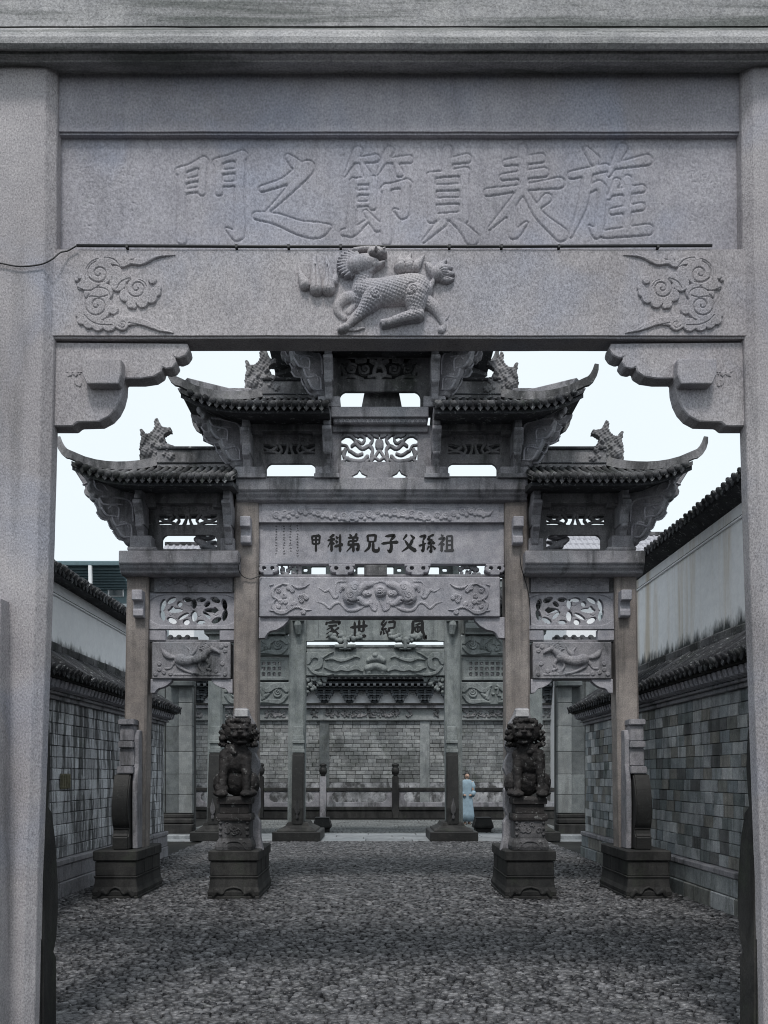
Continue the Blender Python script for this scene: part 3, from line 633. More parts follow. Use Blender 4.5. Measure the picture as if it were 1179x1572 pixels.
# ------------------------------------------------------------------ tiled roofs of the archways
def arch_roof(parent, xin, xrid, xout, yc, hd, ze, zr, lift, tilemat, stonemat, mirror_about, pitch=.095, beast=True, tipup=.22, detail=True):
    """Roof half: xin inner end, xrid outer end of the ridge, xout outer end of the eave (negative side).
    yc ridge depth, hd half depth, ze eave height, zr roof surface at the ridge. Mirrored when mirror_about is given."""
    def hip(v): return xrid+(xout-xrid)*v
    def zz(X, v):
        u = max(0.0, (X-xrid)/(xout-xrid)) if abs(xout-xrid) > 1e-6 else 0
        return zr+(ze-zr)*(1-(1-v)**1.35*1.0 if False else v**.82)+lift*(u**2.6)*(.25+.75*v)
    out = []
    # one pan-tile bed: front, back and hip slopes, with thickness
    mb = MB(); NX, NV = 14, 6
    for side in (-1, 1):
        top = []
        for j in range(NV+1):
            v = j/NV; xo = hip(v)
            top.append([(xin+(xo-xin)*i/NX, yc+side*hd*v, zz(xin+(xo-xin)*i/NX, v)) for i in range(NX+1)])
        b = len(mb.v)
        for rrow in top: mb.v += rrow
        for rrow in top: mb.v += [(x, y, z-.05) for x, y, z in rrow]
        n = NX+1; m = (NV+1)*n
        for j in range(NV):
            for i in range(NX):
                q = [b+j*n+i, b+j*n+i+1, b+(j+1)*n+i+1, b+(j+1)*n+i]; mb.f.append(q); mb.f.append([k+m for k in q][::-1])
        for i in range(NX):
            q = b+NV*n+i; mb.f.append([q, q+1, q+1+m, q+m])
    # hip end
    b = len(mb.v); n = 7
    for j in range(NV+1):
        v = j/NV
        for i in range(n): mb.v.append((hip(v), yc-hd*v+2*hd*v*i/(n-1), zz(hip(v), v)-.02*lift*0))
    m = len(mb.v)-b; mb.v += [(x+.0, y, z-.05) for x, y, z in mb.v[b:]]
    for j in range(NV):
        for i in range(n-1):
            q = [b+j*n+i, b+j*n+i+1, b+(j+1)*n+i+1, b+(j+1)*n+i]; mb.f.append(q); mb.f.append([k+m for k in q])
    for i in range(n-1): q = b+NV*n+i; mb.f.append([q, q+1, q+1+m, q+m])
    bed = mb.build('roof', tilemat, parent, smooth=False); out.append(bed)
    # soffit board and fascia
    so_ = MB()
    for side in (-1, 1):
        N = 10; rowa = []; rowb = []
        for i in range(N+1):
            X = xin+(xout-.0-xin)*i/N; rowa.append((X, yc+side*(hd-.03), zz(X, 1)-.055)); rowb.append((xin+(xrid+(xout-xrid)*.35-xin)*i/N, yc+side*.1, zz(xrid, 1)+.02))
        so_.rings([[(p[0], p[1], p[2]), (p[0], p[1], p[2]-.05), (q[0], q[1], q[2]-.05), (q[0], q[1], q[2]+.05)] for p, q in zip(rowa, rowb)])
    so_.build('eave_board', M['tile'], bed)
    # drip tiles along the eave, one under each pair of cover tiles
    nrow = int(abs(xout-xin)/pitch); rad = pitch*.34
    def row(X, side):
        v0 = 0 if X >= xrid else (X-xrid)/(xout-xrid)
        v0 = min(v0+.02, .93); N = 5; pts = []
        for i in range(N+1):
            v = v0+(1.04-v0)*i/N; pts.append(Vector((X, yc+side*hd*v, zz(X, v)+rad*.35)))
        m = MB(); rings = []
        for i, p in enumerate(pts):
            t = (pts[min(i+1, N)]-pts[max(i-1, 0)]).normalized(); u = Vector((1, 0, 0)); nrm = u.cross(t); nrm = nrm if nrm.z > 0 else -nrm
            rr_ = rad*(1.06 if i % 2 else .96)
            rings.append([p+u*math.cos(a)*rr_+nrm*math.sin(a)*rr_ for a in np.linspace(-.25, math.pi+.25, 7)])
        m.rings(rings)
        e = pts[-1]; t = (pts[-1]-pts[-2]).normalized()     # round end tile
        m.tube([e-t*.004, e+t*.02], rad*1.3, 9)
        return m
    for side in ((-1, 1) if detail else (-1,)):
        for k in range(nrow):
            X = xin-(k+.5)*pitch
            c = row(X, side).build('cover_tile', M['tilew'] if (tilemat is M['tilew'] or random.random() < .35) else M['tile'], bed, smooth=True)
    dm = MB()
    for k in range(nrow-1):
        X = xin-(k+1.0)*pitch
        z = zz(X, 1.03); w_ = pitch*.40; yy = yc-hd*1.035
        poly = [(X-w_, z+.012), (X+w_, z+.012), (X+w_*.85, z-.045), (X, z-.085), (X-w_*.85, z-.045)]
        dt = MB().prism(poly, yy, yy+.02).build('drip_tile', M['tile'], bed)
    # ridge
    zrg = zr; h = .25
    rg = MB().box(min(xin, xrid), max(xin, xrid), yc-.075, yc+.075, zrg-.03, zrg+h-.045).build('ridge', stonemat, parent, .006)
    MB().box(min(xin, xrid), max(xin, xrid), yc-.10, yc+.10, zrg+h-.045, zrg+h).build('ridge_cap', M['tile'], rg, .012)
    MB().box(min(xin, xrid), max(xin, xrid), yc-.09, yc+.09, zrg+.02, zrg+.04).build('ridge_moulding', M['tile'], rg, .005)
    out.append(rg)
    for side in ((-1, 1) if detail else (-1,)):     # corner ridges sweeping up to a horn
        P = []; Rr = []
        for i in range(9):
            v = i/8; P.append((hip(v)*1.0, yc+side*hd*v, zz(hip(v), v)+.07)); Rr.append(.062-.014*v)
        e = P[-1]; dx = (xout-xrid)/abs(xout-xrid)
        for ddx, dz, rr_ in ((.04, .01, .052), (.08, .035, .047), (.115, .085, .041), (.14, .15, .034), (.152, tipup, .024)):
            P.append((e[0]+dx*ddx, e[1]+side*ddx*.25, e[2]+dz)); Rr.append(rr_)
        m = MB(); rings = []
        PV = [Vector(p) for p in P]
        for i, p in enumerate(PV):
            t = (PV[min(i+1, len(PV)-1)]-PV[max(i-1, 0)]).normalized(); u = t.cross(Vector((0, -side, .0))); u = Vector((0, 1, 0)).cross(t).normalized() if abs(t.y) < .9 else Vector((1, 0, 0)); v_ = t.cross(u).normalized()
            a = Rr[i]; rings.append([p+u*a+v_*a*.7, p+u*a*1.15+v_*0, p+u*a-v_*a*.7, p-u*a-v_*a*.7, p-u*a+v_*a*.7])
        out.append(m.rings(rings).build('corner_ridge', stonemat, parent, 0, smooth=False))
    if beast: out.append(ridge_beast((xrid-.0, yc, zrg-.02), parent, 1.16))
    if mirror_about is not None:
        for o in out: mirror_tree(o, mirror_about)
BEAST = [(735,470),(733,300),(750,250),(735,165),(752,160),(795,212),(850,172),(862,140),(862,75),(885,65),(905,110),(925,142),(1000,152),(1012,182),(960,200),(938,222),(955,262),(968,300),(1035,308),(1048,350),(1010,390),(1050,470)]
_beast = {}
def ridge_beast(at, parent, k=1.0):
    u = .0088*k/6.55
    m = MB().prism([((x-900)*u, (470-y)*u-.02) for x, y in BEAST], -.055, .055)
    parts = [('m', m)]
    e = lambda x, y, dy, r, ry=None: parts.append(('e', ((x-900)*u, dy, (470-y)*u), (r*u, (ry or r)*u, r*u)))
    for s in (-1, 1):
        e(925, 265, s*.055, 22); e(885, 236, s*.035, 26); e(980, 340, s*.05, 36); e(905, 335, s*.045, 34); e(800, 370, s*.03, 55); e(840, 310, s*.04, 32); e(1010, 420, s*.05, 40); e(950, 400, s*.055, 24)
        parts.append(('c', ((870-900)*u, s*.05, (470-380)*u), ((1010-900)*u, s*.05, (470-360)*u), 12*u, 16*u))
        parts.append(('c', ((760-900)*u, s*.05, (470-300)*u), ((800-900)*u, s*.06, (470-225)*u), 16*u, 10*u))
    o = remesh_blob('ridge_beast', parts, .0075, M['midtop'], parent, 1, disp=lambda c: .007*math.sin(c.x*95+c.z*40)*math.sin(c.z*110)+.006*mnoise.noise(c*45))
    wl = Vector(at); WL[o.name] = wl; o.location = wl+Vector((.0, 0, .03))-WL[parent.name]
    return o

# ------------------------------------------------------------------ middle archway
Y0 = 11.8; U = Y0/F; X0 = wx(586, Y0)
gm = thing('stone_archway', (X0, 11.95, 0), 'middle archway with winged tiled roofs and eight black characters, lions at its feet', 'archway')
def eb(name, mat, x0, x1, y0, y1, Y, Yb, parent=gm, bevel=.008, mir=True, **kw):   # box on the elevation
    o = box(name, mat, parent, wx(x0, Y), wx(x1, Y), Y, Yb, wz(y1, Y), wz(y0, Y), bevel, **kw)
    if mir: mirror_tree(o, X0)
    return o
def taper_pillar(x0, x1, ytop, zb, dxb, mat, Y=Y0, Yb=12.12):
    zt_ = wz(ytop, Y); a0, a1 = wx(x0, Y), wx(x1, Y); rings = []
    for t in np.linspace(0, 1, 6):
        z = zb+(zt_-zb)*t; d = dxb*(1-t); c = .03
        rings.append([(a0+d, Y+c, z), (a0+d+c, Y, z), (a1+d-c, Y, z), (a1+d, Y+c, z), (a1+d, Yb-c, z), (a1+d-c, Yb, z), (a0+d+c, Yb, z), (a0+d, Yb-c, z)])
    return MB().rings(rings)
def tenon(x0, x1, y0, y1, parent):
    m = MB(); Y = Y0-.16
    a0, a1 = wx(x0, Y), wx(x1, Y); za, zb_ = wz(y0, Y), wz(y1, Y); h = za-zb_
    m.prism([(Y0+.02, za), (Y0-.16, za), (Y0-.16, za-h*.38), (Y0-.08, za-h*.42), (Y0-.07, za-h*.55), (Y0-.10, za-h*.75), (Y0-.10, zb_+.02), (Y0-.07, zb_), (Y0+.02, zb_)], a0, a1, 'X')
    return m.build('wall_bracket', M['midpanel'], parent, .008)
pc = taper_pillar(360, 397, 765, .6, -.03, M['midpillar']).build('pillar', M['midpillar'], gm, 0, jitter=.003, sub=.15); tenon(368, 384, 792, 833, pc); mirror_tree(pc, X0)
po = taper_pillar(194, 228, 878, .6, -.06, M['midpillar']).build('pillar', M['midpillar'], gm, 0, jitter=.003, sub=.15); tenon(202, 218, 905, 946, po); mirror_tree(po, X0)
# cap beams
def capbeam(x0, x1, y0, y1, mat, mir=True, Yf=11.62):
    zt_, zb_ = wz(y0, Yf), wz(y1, Yf); h = zt_-zb_
    prof = [(Yf, zt_), (Yf, zt_-h*.56), (Yf+.02, zt_-h*.6), (Yf+.035, zt_-h*.72), (Yf+.07, zt_-h*.86), (Yf+.07, zt_-h*.93), (Yf+.12, zb_), (12.2, zb_), (12.28, zt_-h*.6), (12.28, zt_)]
    a0, a1 = wx(x0, Yf), wx(x1, Yf); m = MB(); rings = []
    for (yy, z) in prof: pass
    m.prism(prof, a0, a1, 'X'); o = m.build('cap_beam', mat, gm, .01, jitter=.002, sub=.12)
    if mir: mirror(o, X0)
    return o
capbeam(361, 811, 733, 767, M['mid'], False, 11.68); capbeam(182, 366, 845, 880, M['mid'], True, 11.6)
# centre bay
r = Relief(402, 766, 769, 802, .8); r.plane(.0)
xs = list(range(424, 742, 13)); rs = random.Random(3)
for i, x in enumerate(xs):
    yy = 789+4*math.sin(x*.05)+rs.uniform(-2, 2); R_ = rs.uniform(4.5, 7)
    r.cap([(x, yy)], R_, flat=1.9, edge=1.4)
    r.cap([(x+6, yy+5)], R_*.6, flat=1.9, edge=1.2)
for x in xs[::1]:
    yy = 789+4*math.sin(x*.05); r.groove(spiral(x, yy, .8, 4.2, 1.3, rs.uniform(0, 6), 12), .7, 1.1, False)
r.cap([(418,790),(432,792),(446,786)], [1,4,1], flat=1.8); r.cap([(738,788),(750,790),(756,784)], [4,3,1], flat=1.8)
for x0_, x1_, y_ in ((470, 505, 781), (640, 665, 781), (695, 725, 779), (540,560,786), (585, 592, 778)): r.cap([(x0_, y_), ((x0_+x1_)/2, y_-1), (x1_, y_)], [.8, 1.2, .6], flat=1.2, edge=1)
r.H = np.maximum(r.H, 0)+.5; r.rough(.1)
r.build('cloud_frieze', M['midpanel'], gm, 11.84); eb('frieze_slab', M['midpanel'], 394, 774, 769, 802, 11.845, 12.05, mir=False)
nb = eb('name_board', M['midpanel'], 394, 774, 803, 866, 11.9, 12.02, mir=False)
for ch, xc in (('甲',494),('科',526),('弟',557.5),('兄',589),('子',619),('父',650),('孫',680),('祖',685+22-7)):
    pass
for ch, x0_, x1_ in (('甲',475,495),('科',502,527),('弟',530,555),('兄',558,583),('子',586,612),('父',615,640),('孫',643,669),('祖',672,697)):
    character(ch, x0_, x1_, 820, 848, 11.9, M['ink'] if ch != '祖' else M['ink_faded'], nb)
im = MB(); rs = random.Random(11)
for xc, ya, yb in ((424,808,852),(436,808,854),(446,808,850),(457,807,856)):
    yy = ya
    while yy < yb:
        for _ in range(4):
            L = rs.uniform(1, 2.6); a = rs.choice((0, 0, 1.57, .7, -.7)); cx_, cy_ = xc+rs.uniform(-1.2, 1.2), yy+rs.uniform(-1, 1)
            dx, dy = math.cos(a)*L*.5, math.sin(a)*L*.5; nx, ny = -math.sin(a)*.28, math.cos(a)*.28
            z = 11.8985-rs.uniform(0, .0008); b = len(im.v); im.v += [W(cx_+sx*dx+sn*nx, cy_+sx*dy+sn*ny, z) for sx, sn in ((-1,-1),(1,-1),(1,1),(-1,1))]; im.f.append([b, b+1, b+2, b+3])
        yy += 4.2
tag(im.build('small_inscription', M['ink_faded'], nb), None, None, None, 'stuff')
# bracket blocks in the gap above the relief beam
def cloud_block(x0_, x1_, y0_, y1_, mat, Y=11.86):
    r = Relief(x0_-1, x1_+1, y0_-1, y1_+1, .5); w_ = x1_-x0_; cx_ = (x0_+x1_)/2
    r.cap([(x0_+4, y0_+2), (x1_-4, y0_+2)], 2.4, flat=2.5, edge=1, smooth=False)
    r.cap([(x0_+w_*.22, y0_+8), (x1_-w_*.22, y0_+8)], 6.2, flat=2.5, edge=1.5, smooth=False); r.cap([(cx_-w_*.14, y1_-4), (cx_+w_*.14, y1_-4)], 3.6, flat=2.5, edge=1.2, smooth=False)
    for s in (-1, 1):
        d = np.hypot(r.X-(cx_+s*w_*.2), r.Y-(y0_+6.5)); r.H = np.where(d < 3.0, -1e3, r.H)
    return r.build('bracket_block', mat, gm, Y, back=Y+.16)
b_ = cloud_block(503, 547, 866, 884, M['midpanel']); mirror(b_, wx(583, 11.86)); b_ = cloud_block(396, 428, 866, 884, M['midpanel']); mirror(b_, X0)
eb('tablet', M['midtop'], 559, 594, 867, 884, 11.84, 12.0, mir=False)
eb('thin_rail', M['mid'], 394, 774, 881.5, 885, 11.9, 12.0, mir=False, bevel=.003)
for s, xa_ in ((0, 432), (1, 706)):
    r = Relief(xa_-6, xa_+36, 862, 886, .6); rs = random.Random(5+s)
    for _ in range(30): r.cap([(xa_+rs.uniform(0, 30), 868+rs.uniform(0, 15))], rs.uniform(1.5, 3.4), k=.8)
    r.build('figure_carving', M['mid'], gm, 11.98, back=12.04)
# relief beam with lions, ball and ribbons
Yb_ = 11.82
eb('relief_beam', M['midpanel'], 398, 768, 885, 947, Yb_, 12.08, mir=False, bevel=.015)
r = Relief(404, 762, 885, 947, .58)
def C3(L): return [(390+x/5.614, 760+y/5.614) for x, y in L]
def both(L, rad, **kw):
    q = C3(L); r.cap(q, [v/5.614 for v in rad], **kw); r.cap([(1166-x, y) for x, y in q], [v/5.614 for v in rad], **kw)
E1 = dict(flat=2.0, edge=1.1)
both([(240,770),(170,810),(165,870),(200,900)], (8,14,14,8), **E1); both([(240,765),(300,775),(330,800)], (8,12,8), **E1)
for c in ((210,825),(230,920),(260,870),(300,800),(330,820),(270,920),(210,960),(300,960),(400,880),(430,870),(450,885),(410,910),(425,1010),(345,940)): both([c], (24,), **E1)
both([(190,900),(160,940),(190,1000),(260,1010),(310,985),(370,965),(440,990),(495,990)], (6,16,20,20,16,12,10,3), **E1)
both([(325,775),(370,800),(430,795),(480,765)], (6,12,10,3), **E1)
both([(140,780),(165,770)], (8,6), **E1); both([(135,995),(175,1000)], (6,8), **E1)
for c in ((210,825),(215,930),(262,868),(412,885)): q = C3([c])[0]; [r.groove(spiral(q_[0], q_[1], .6, 3.8, 1.5, .5, 14), .55, 1.1, False) for q_ in (q, (1166-q[0], q[1]))]
both([(560,800),(610,830),(650,820),(690,880),(720,870),(705,800),(720,750),(790,745)], (4,10,14,14,12,10,10,8), k=.6)
both([(540,920),(600,935),(650,975),(690,940),(740,930),(800,990),(880,990),(950,960)], (4,10,12,14,12,14,16,8), k=.6)
both([(830,880),(850,820),(870,790)], (66,64,50), k=.7); both([(790,800),(760,790),(745,830)], (26,22,12), k=.7)
both([(880,850),(940,790),(1010,770)], (40,34,22), k=.7); both([(900,900),(960,940),(1010,930)], (34,22,16), k=.7)
both([(960,850),(990,850)], (30,26), k=.7); both([(930,780),(960,755),(1040,750)], (16,14,6), k=.6)
both([(1000,920),(1020,980),(1050,990),(1060,930)], (18,14,12,10), k=.6)
r.cap(C3([(1090,830)]), 52/5.614, k=.8, base=.8); r.cap(C3([(1090,915),(1120,975),(1150,985),(1170,950)]), 14/5.614, k=.6); r.cap(C3([(1040,760),(1100,745),(1150,770)]), 10/5.614, k=.6)
m_ = (r.H > 0); r.H = np.where(m_, r.H+.35*np.sin(r.X*2.1)*np.sin(r.Y*2.3), r.H)
for x_, y_ in ((835, 870), (870,800), (985,850), (1090,830)):
    for q in ((390+x_/5.614, 760+y_/5.614), (1166-390-x_/5.614, 760+y_/5.614)): r.groove(spiral(q[0], q[1], .6, 6.5, 1.4, 1, 14), .6, 1.0, False)
r.groove(C3([(810,915),(850,930),(900,912)]), .9, 3); r.groove([(1166-x, y) for x, y in C3([(810,915),(850,930),(900,912)])], .9, 3)
r.rough(.12); r.build('lion_ball_relief', M['midpanel'], gm, Yb_+.0005, sink=.003)
def small_corbel(x0_, x1_, y0_, y1_, Y=11.86, mat=None, nm='corbel'):
    w_, h_ = x1_-x0_, y1_-y0_
    P = [(x0_,y0_),(x1_,y0_),(x1_-w_*.04,y0_+h_*.18),(x1_-w_*.2,y0_+h_*.42),(x1_-w_*.42,y0_+h_*.6),(x1_-w_*.62,y0_+h_*.66),(x1_-w_*.72,y0_+h_*.78),(x1_-w_*.8,y0_+h_*.98),(x0_,y0_+h_)]
    return MB().prism([(wx(a, Y), wz(b, Y)) for a, b in P], Y, Y+.12).build(nm, mat or M['midpanel'], gm, .005)
mirror(small_corbel(397, 444, 947.5, 980), X0)
# side bays
cs = small_corbel(231, 264, 1042.5, 1064); mirror(cs, X0); mirror(mirror(cs, wx(294, 11.86)), X0)
r = Relief(237, 357, 880, 909, .75); rs = random.Random(8)
for i in range(14):
    x = 247+i*7.6; yy = 895+3.5*math.sin(i*1.3); r.cap([(x, yy)], rs.uniform(3.2, 5.2), flat=1.8, edge=1.2); r.groove(spiral(x, yy, .5, 3.4, 1.2, rs.uniform(0, 6), 12), .6, 1.2, False)
for i in range(5): x = 250+i*22; r.cap([(x, 888), (x+7, 886), (x+14, 890)], [.8, 2, .8], flat=1.5, edge=1)
r.H = np.maximum(r.H*1.5, 0)+.5; r.rough(.1); o = r.build('cloud_frieze', M['mid'], gm, 11.87); mirror(o, X0)
eb('frieze_slab', M['midtop'], 226, 363, 880, 909, 11.885, 12.03)
# pierced panel
def C2(x, y): return (60+x/3.467, 820+y/3.467)
r = Relief(228, 361, 910, 966, .5); r.plane(0.0)
def ehole(x, y, rx_, ry_, a=0):
    cx_, cy_ = C2(x, y); dx, dy = r.X-cx_, r.Y-cy_; ca, sa = math.cos(a), math.sin(a)
    q = ((dx*ca+dy*sa)*3.467/(rx_*1.22+1))**2+((-dx*sa+dy*ca)*3.467/(ry_*1.22+1))**2; r.H[q < 1] = -1e3
d = np.hypot(np.clip(np.abs(r.X-297.5)-40, 0, None)*.62, np.clip(np.abs(r.Y-937)-5, 0, None)); r.H = np.where(d < 19, .0, r.H+1.2)
for a in ((658,378,11,26,.25),(656,432,11,24,-.25),(704,352,22,11,-.45),(706,459,22,11,.45),(748,372,11,11),(790,349,20,9),(824,372,11,20),(862,349,20,9),(895,373,15,9,-.7),(938,350,22,11,.4),(986,374,11,24,-.2),(988,432,11,24,.25),(944,459,22,11,-.45),
          (860,468,18,9),(893,431,22,7,.75),(824,436,13,22),(783,468,14,12),(768,437,26,8,-.5),(722,405,30,10),(708,398,8,12),(918,405,30,9),(935,405,9,13),(755,405,6,5),(890,405,8,5)): ehole(*a)
for a0_ in ((660,405),(700,430),(740,450),(990,403),(940,430),(800,380),(850,380),(800,435),(850,435),(824,405)):
    q = C2(*a0_); r.groove([(q[0]-3, q[1]), (q[0], q[1]+1.5), (q[0]+3, q[1])], .6, .8)
r.rough(.05); o = r.build('pierced_panel', M['midpanel'], gm, 11.9, back=11.99); mirror(o, X0)
eb('spacer_block', M['midpanel'], 226, 254, 966.5, 983, 11.9, 12.02); eb('spacer_block', M['midpanel'], 337, 363, 966.5, 983, 11.9, 12.02); eb('thin_rail', M['mid'], 226, 363, 982, 985.5, 11.92, 12.0, bevel=.003)
eb('relief_beam', M['mid'], 233, 354, 985.5, 1042, Y0+.03, 12.1, bevel=.012)
r = Relief(234, 353, 986, 1041, .58)
def c4(L, rad, k=.8, **kw): r.cap([C2(*q) for q in L], [v/3.467 for v in rad], k=k, **kw)
c4([(752,668),(790,676),(835,668),(872,654)], (31,25,23,27), base=.8)
c4([(872,650),(900,626),(922,612)], (23,16,12), base=.8); c4([(922,612),(950,624),(958,632)], (14,10,7), k=1, base=1.5); c4([(915,600),(905,585)], (6,3), base=1.5); c4([(926,600),(930,586)], (5,2), base=1.5)
for i in range(5): c4([(880+i*9,632-i*8),(868+i*8,614-i*7),(852+i*8,610-i*8)], (7,6,2), base=.6)
c4([(748,676),(742,700),(770,722)], (20,12,8), base=.6); c4([(770,722),(810,738),(842,742)], (8,7,9), base=.6)
c4([(738,668),(715,690),(700,712),(676,716)], (15,9,6,8), k=.7); c4([(885,662),(905,690),(894,716)], (13,8,7), base=.6); c4([(894,716),(910,724)], (7,8), base=.6)
c4([(868,668),(852,700),(866,728)], (12,8,7), base=.4); c4([(728,655),(700,656),(672,640),(650,606)], (8,13,14,3), k=.9); c4([(728,655),(690,642),(668,618)], (6,8,3), k=.9)
c4([(800,655),(805,625),(788,600)], (12,8,3)); c4([(800,655),(830,622),(845,590)], (10,8,3))
for c in ((640,720),(665,735),(700,742),(870,735),(905,742),(940,730),(970,600),(990,620),(995,590),(975,690),(640,690),(620,745),(990,745)): c4([c], (13,), flat=1.4, edge=1)
r.cap([C2(720, 748), C2(960, 748)], 2, flat=1.0, edge=1)
r.rough(.15); o = r.build('horse_relief', M['mid'], gm, Y0+.0305, sink=.003); mirror(o, X0)

# ------------------------------------------------------------------ roof storeys of the middle archway
YE = 11.86
def post(xc, y0_, y1_, wpx=14, parent=gm):
    """Bracket post: plain shaft behind, stepped scroll bracket in front."""
    Y = 11.56; z1, z0 = wz(y0_, Y), wz(y1_, Y); h = z1-z0; a0, a1 = wx(xc-wpx/2, Y), wx(xc+wpx/2, Y); mid = (a0+a1)/2
    sh = MB().box(a0+.01, a1-.01, 11.85, 12.05, z0-.03, z1).build('bracket_post', M['midtop'], parent, .006)
    seg = [[(11.86, z1), (11.50, z1), (11.50, z1-h*.10), (11.53, z1-h*.12), (11.53, z1-h*.19), (11.50, z1-h*.21), (11.50, z1-h*.27), (11.54, z1-h*.3), (11.86, z1-h*.3)]]
    MB().prism(seg[0], a0+.014, a1-.014, 'X').build('bracket_arm', M['mid'], sh, .006)
    MB().prism([(11.86, z1-h*.30), (11.47, z1-h*.30), (11.46, z1-h*.36), (11.52, z1-h*.42), (11.58, z1-h*.52), (11.60, z1-h*.62), (11.62, z1-h*.68), (11.86, z1-h*.68)], a0, a1, 'X').build('bracket_arm', M['mid'], sh, .008)
    MB().prism([(11.86, z1-h*.68), (11.57, z1-h*.68), (11.57, z1-h*.72), (11.63, z1-h*.78), (11.67, z1-h*.88), (11.68, z1-h*.96), (11.72, z1-h), (11.86, z1-h)], a0+.012, a1-.012, 'X').build('bracket_arm', M['mid'], sh, .008)
    mirror_tree(sh, X0); return sh
def pierced(x0_, x1_, y0_, y1_, hole, arch, extra=None, mat=None, mir=True, Y=YE, back=11.92, res=.5):
    r = Relief(x0_, x1_, y0_, y1_, res); r.plane(0.0)
    if hole:
        hx0, hx1, hy0, hy1, strokes = hole
        inside = (r.X > hx0) & (r.X < hx1) & (r.Y > hy0) & (r.Y < hy1); H0 = r.H.copy(); r.H = np.where(inside, -1e3, r.H)
        cx_ = (hx0+hx1)/2
        for pts, rad in strokes:
            for s in (1, -1):
                q = [(cx_+s*(p_[0]-cx_), p_[1]) for p_ in pts]; r2 = Relief.__new__(Relief); r.cap(q, rad, k=.5, base=-.6)
    if arch:
        ax0, ax1, ay0, ay1 = arch; rr_ = min(10, ay1-ay0-2)
        dx = np.clip(np.maximum(ax0+rr_-r.X, r.X-(ax1-rr_)), 0, None); dy = np.clip(ay0+rr_-r.Y, 0, None)
        a = (r.X > ax0) & (r.X < ax1) & (r.Y > ay0) & (r.Y < ay1) & (np.hypot(dx, dy) < rr_); r.H = np.where(a, -1e3, r.H)
    if extra: extra(r)
    o = r.build('pierced_panel', mat or M['midtop'], gm, Y, back=back)
    if mir: mirror(o, X0)
    return o
def scroll_set(cx_, y0_, y1_, halfw):
    h = y1_-y0_; out = []
    # leaves and commas: strokes to the left of the centre, mirrored by pierced()
    out.append(([(cx_-halfw-1, y0_+h*.32), (cx_-halfw*.72, y0_+h*.62), (cx_-halfw*.5, y0_+h*.30)], [1.6, 2.0, 2.4]))
    out.append(([(cx_-halfw-1, y0_+h*.80), (cx_-halfw*.62, y0_+h*.72), (cx_-halfw*.38, y1_)], [1.2, 1.8, 2.6]))
    out.append(([(cx_-halfw*.42, y0_), (cx_-halfw*.30, y0_+h*.5), (cx_-halfw*.36, y0_+h*.8)], [2.4, 1.8, 1.6]))
    out.append(([(cx_-2, y0_), (cx_-3, y0_+h*.5), (cx_-6, y1_)], [2.6, 1.7, 2.4]))
    out.append(([(cx_-halfw*.72, y0_), (cx_-halfw*.55, y0_+1)], [2.4, 2.6]))
    return out
def upper_relief(x0_, x1_, y0_, y1_, n, seedv):      # dark blind scrollwork above the slits
    r = Relief(x0_, x1_, y0_, y1_, .7); rs = random.Random(seedv)
    for i in range(n):
        x = x0_+5+(x1_-x0_-10)*i/(n-1); yy = (y0_+y1_)/2+rs.uniform(-2, 2); r.cap(spiral(x, yy, .8, (y1_-y0_)*.34, 1.3, rs.uniform(0, 6), 12), 1.2, k=1, smooth=False)
    o = r.build('scroll_relief', M['midtop'], gm, YE, sink=.003); mirror(o, X0)
# lower roofs (over the side bays)
post(213, 742, 832); post(348.5, 742, 834)
eb('foot_block', M['mid'], 199, 233, 822, 840, 11.66, 12.1); eb('foot_plate', M['mid'], 195, 240, 839, 845, 11.62, 12.15, bevel=.012); eb('foot_block', M['mid'], 338, 360, 826, 845, 11.7, 12.1)
eb('eave_lintel', M['midtop'], 222, 341, 746, 772, 11.72, 12.0); eb('eave_lintel', M['midtop'], 222, 240, 770, 778, 11.74, 12.0); eb('eave_lintel', M['midtop'], 326, 341, 770, 778, 11.74, 12.0)
pierced(218, 348, 770, 845, (243, 333, 789.5, 805.5, scroll_set(288, 789.5, 805.5, 45)), (249, 333, 821, 843)); upper_relief(246, 330, 774, 788, 7, 2)
r = Relief(290, 336, 818, 846, .5); rs = random.Random(91)
r.cap([(331,842),(318,838),(308,832),(300,828)], [3,5,5,3], k=.9); r.cap([(300,828),(306,823),(316,826),(328,824)], [3,2.5,3,1.5], k=.9); r.cap([(310,838),(322,833),(331,831)], [4,3,1.5], k=.9)
o = r.build('fish_carving', M['mid'], gm, 11.98, back=12.06); mirror(o, X0)
# middle roofs
post(377.5, 632, 722); post(502, 628, 722)
eb('foot_block', M['mid'], 361, 404, 716, 727, 11.68, 12.1); eb('foot_block', M['mid'], 484, 519, 716, 727, 11.68, 12.1); eb('foot_plate', M['mid'], 359, 408, 726, 733, 11.64, 12.12); eb('foot_plate', M['mid'], 482, 521, 726, 733, 11.64, 12.12)
eb('eave_lintel', M['midtop'], 385, 495, 636, 661, 11.72, 12.0); eb('eave_lintel', M['midtop'], 385, 402, 659, 666, 11.74, 12.0); eb('eave_lintel', M['midtop'], 480, 495, 659, 666, 11.74, 12.0)
pierced(380, 510, 658, 733, (404, 484, 681.5, 697.5, scroll_set(444, 681.5, 697.5, 40)), (409, 485, 711.5, 731)); upper_relief(405, 482, 666, 680, 7, 3)
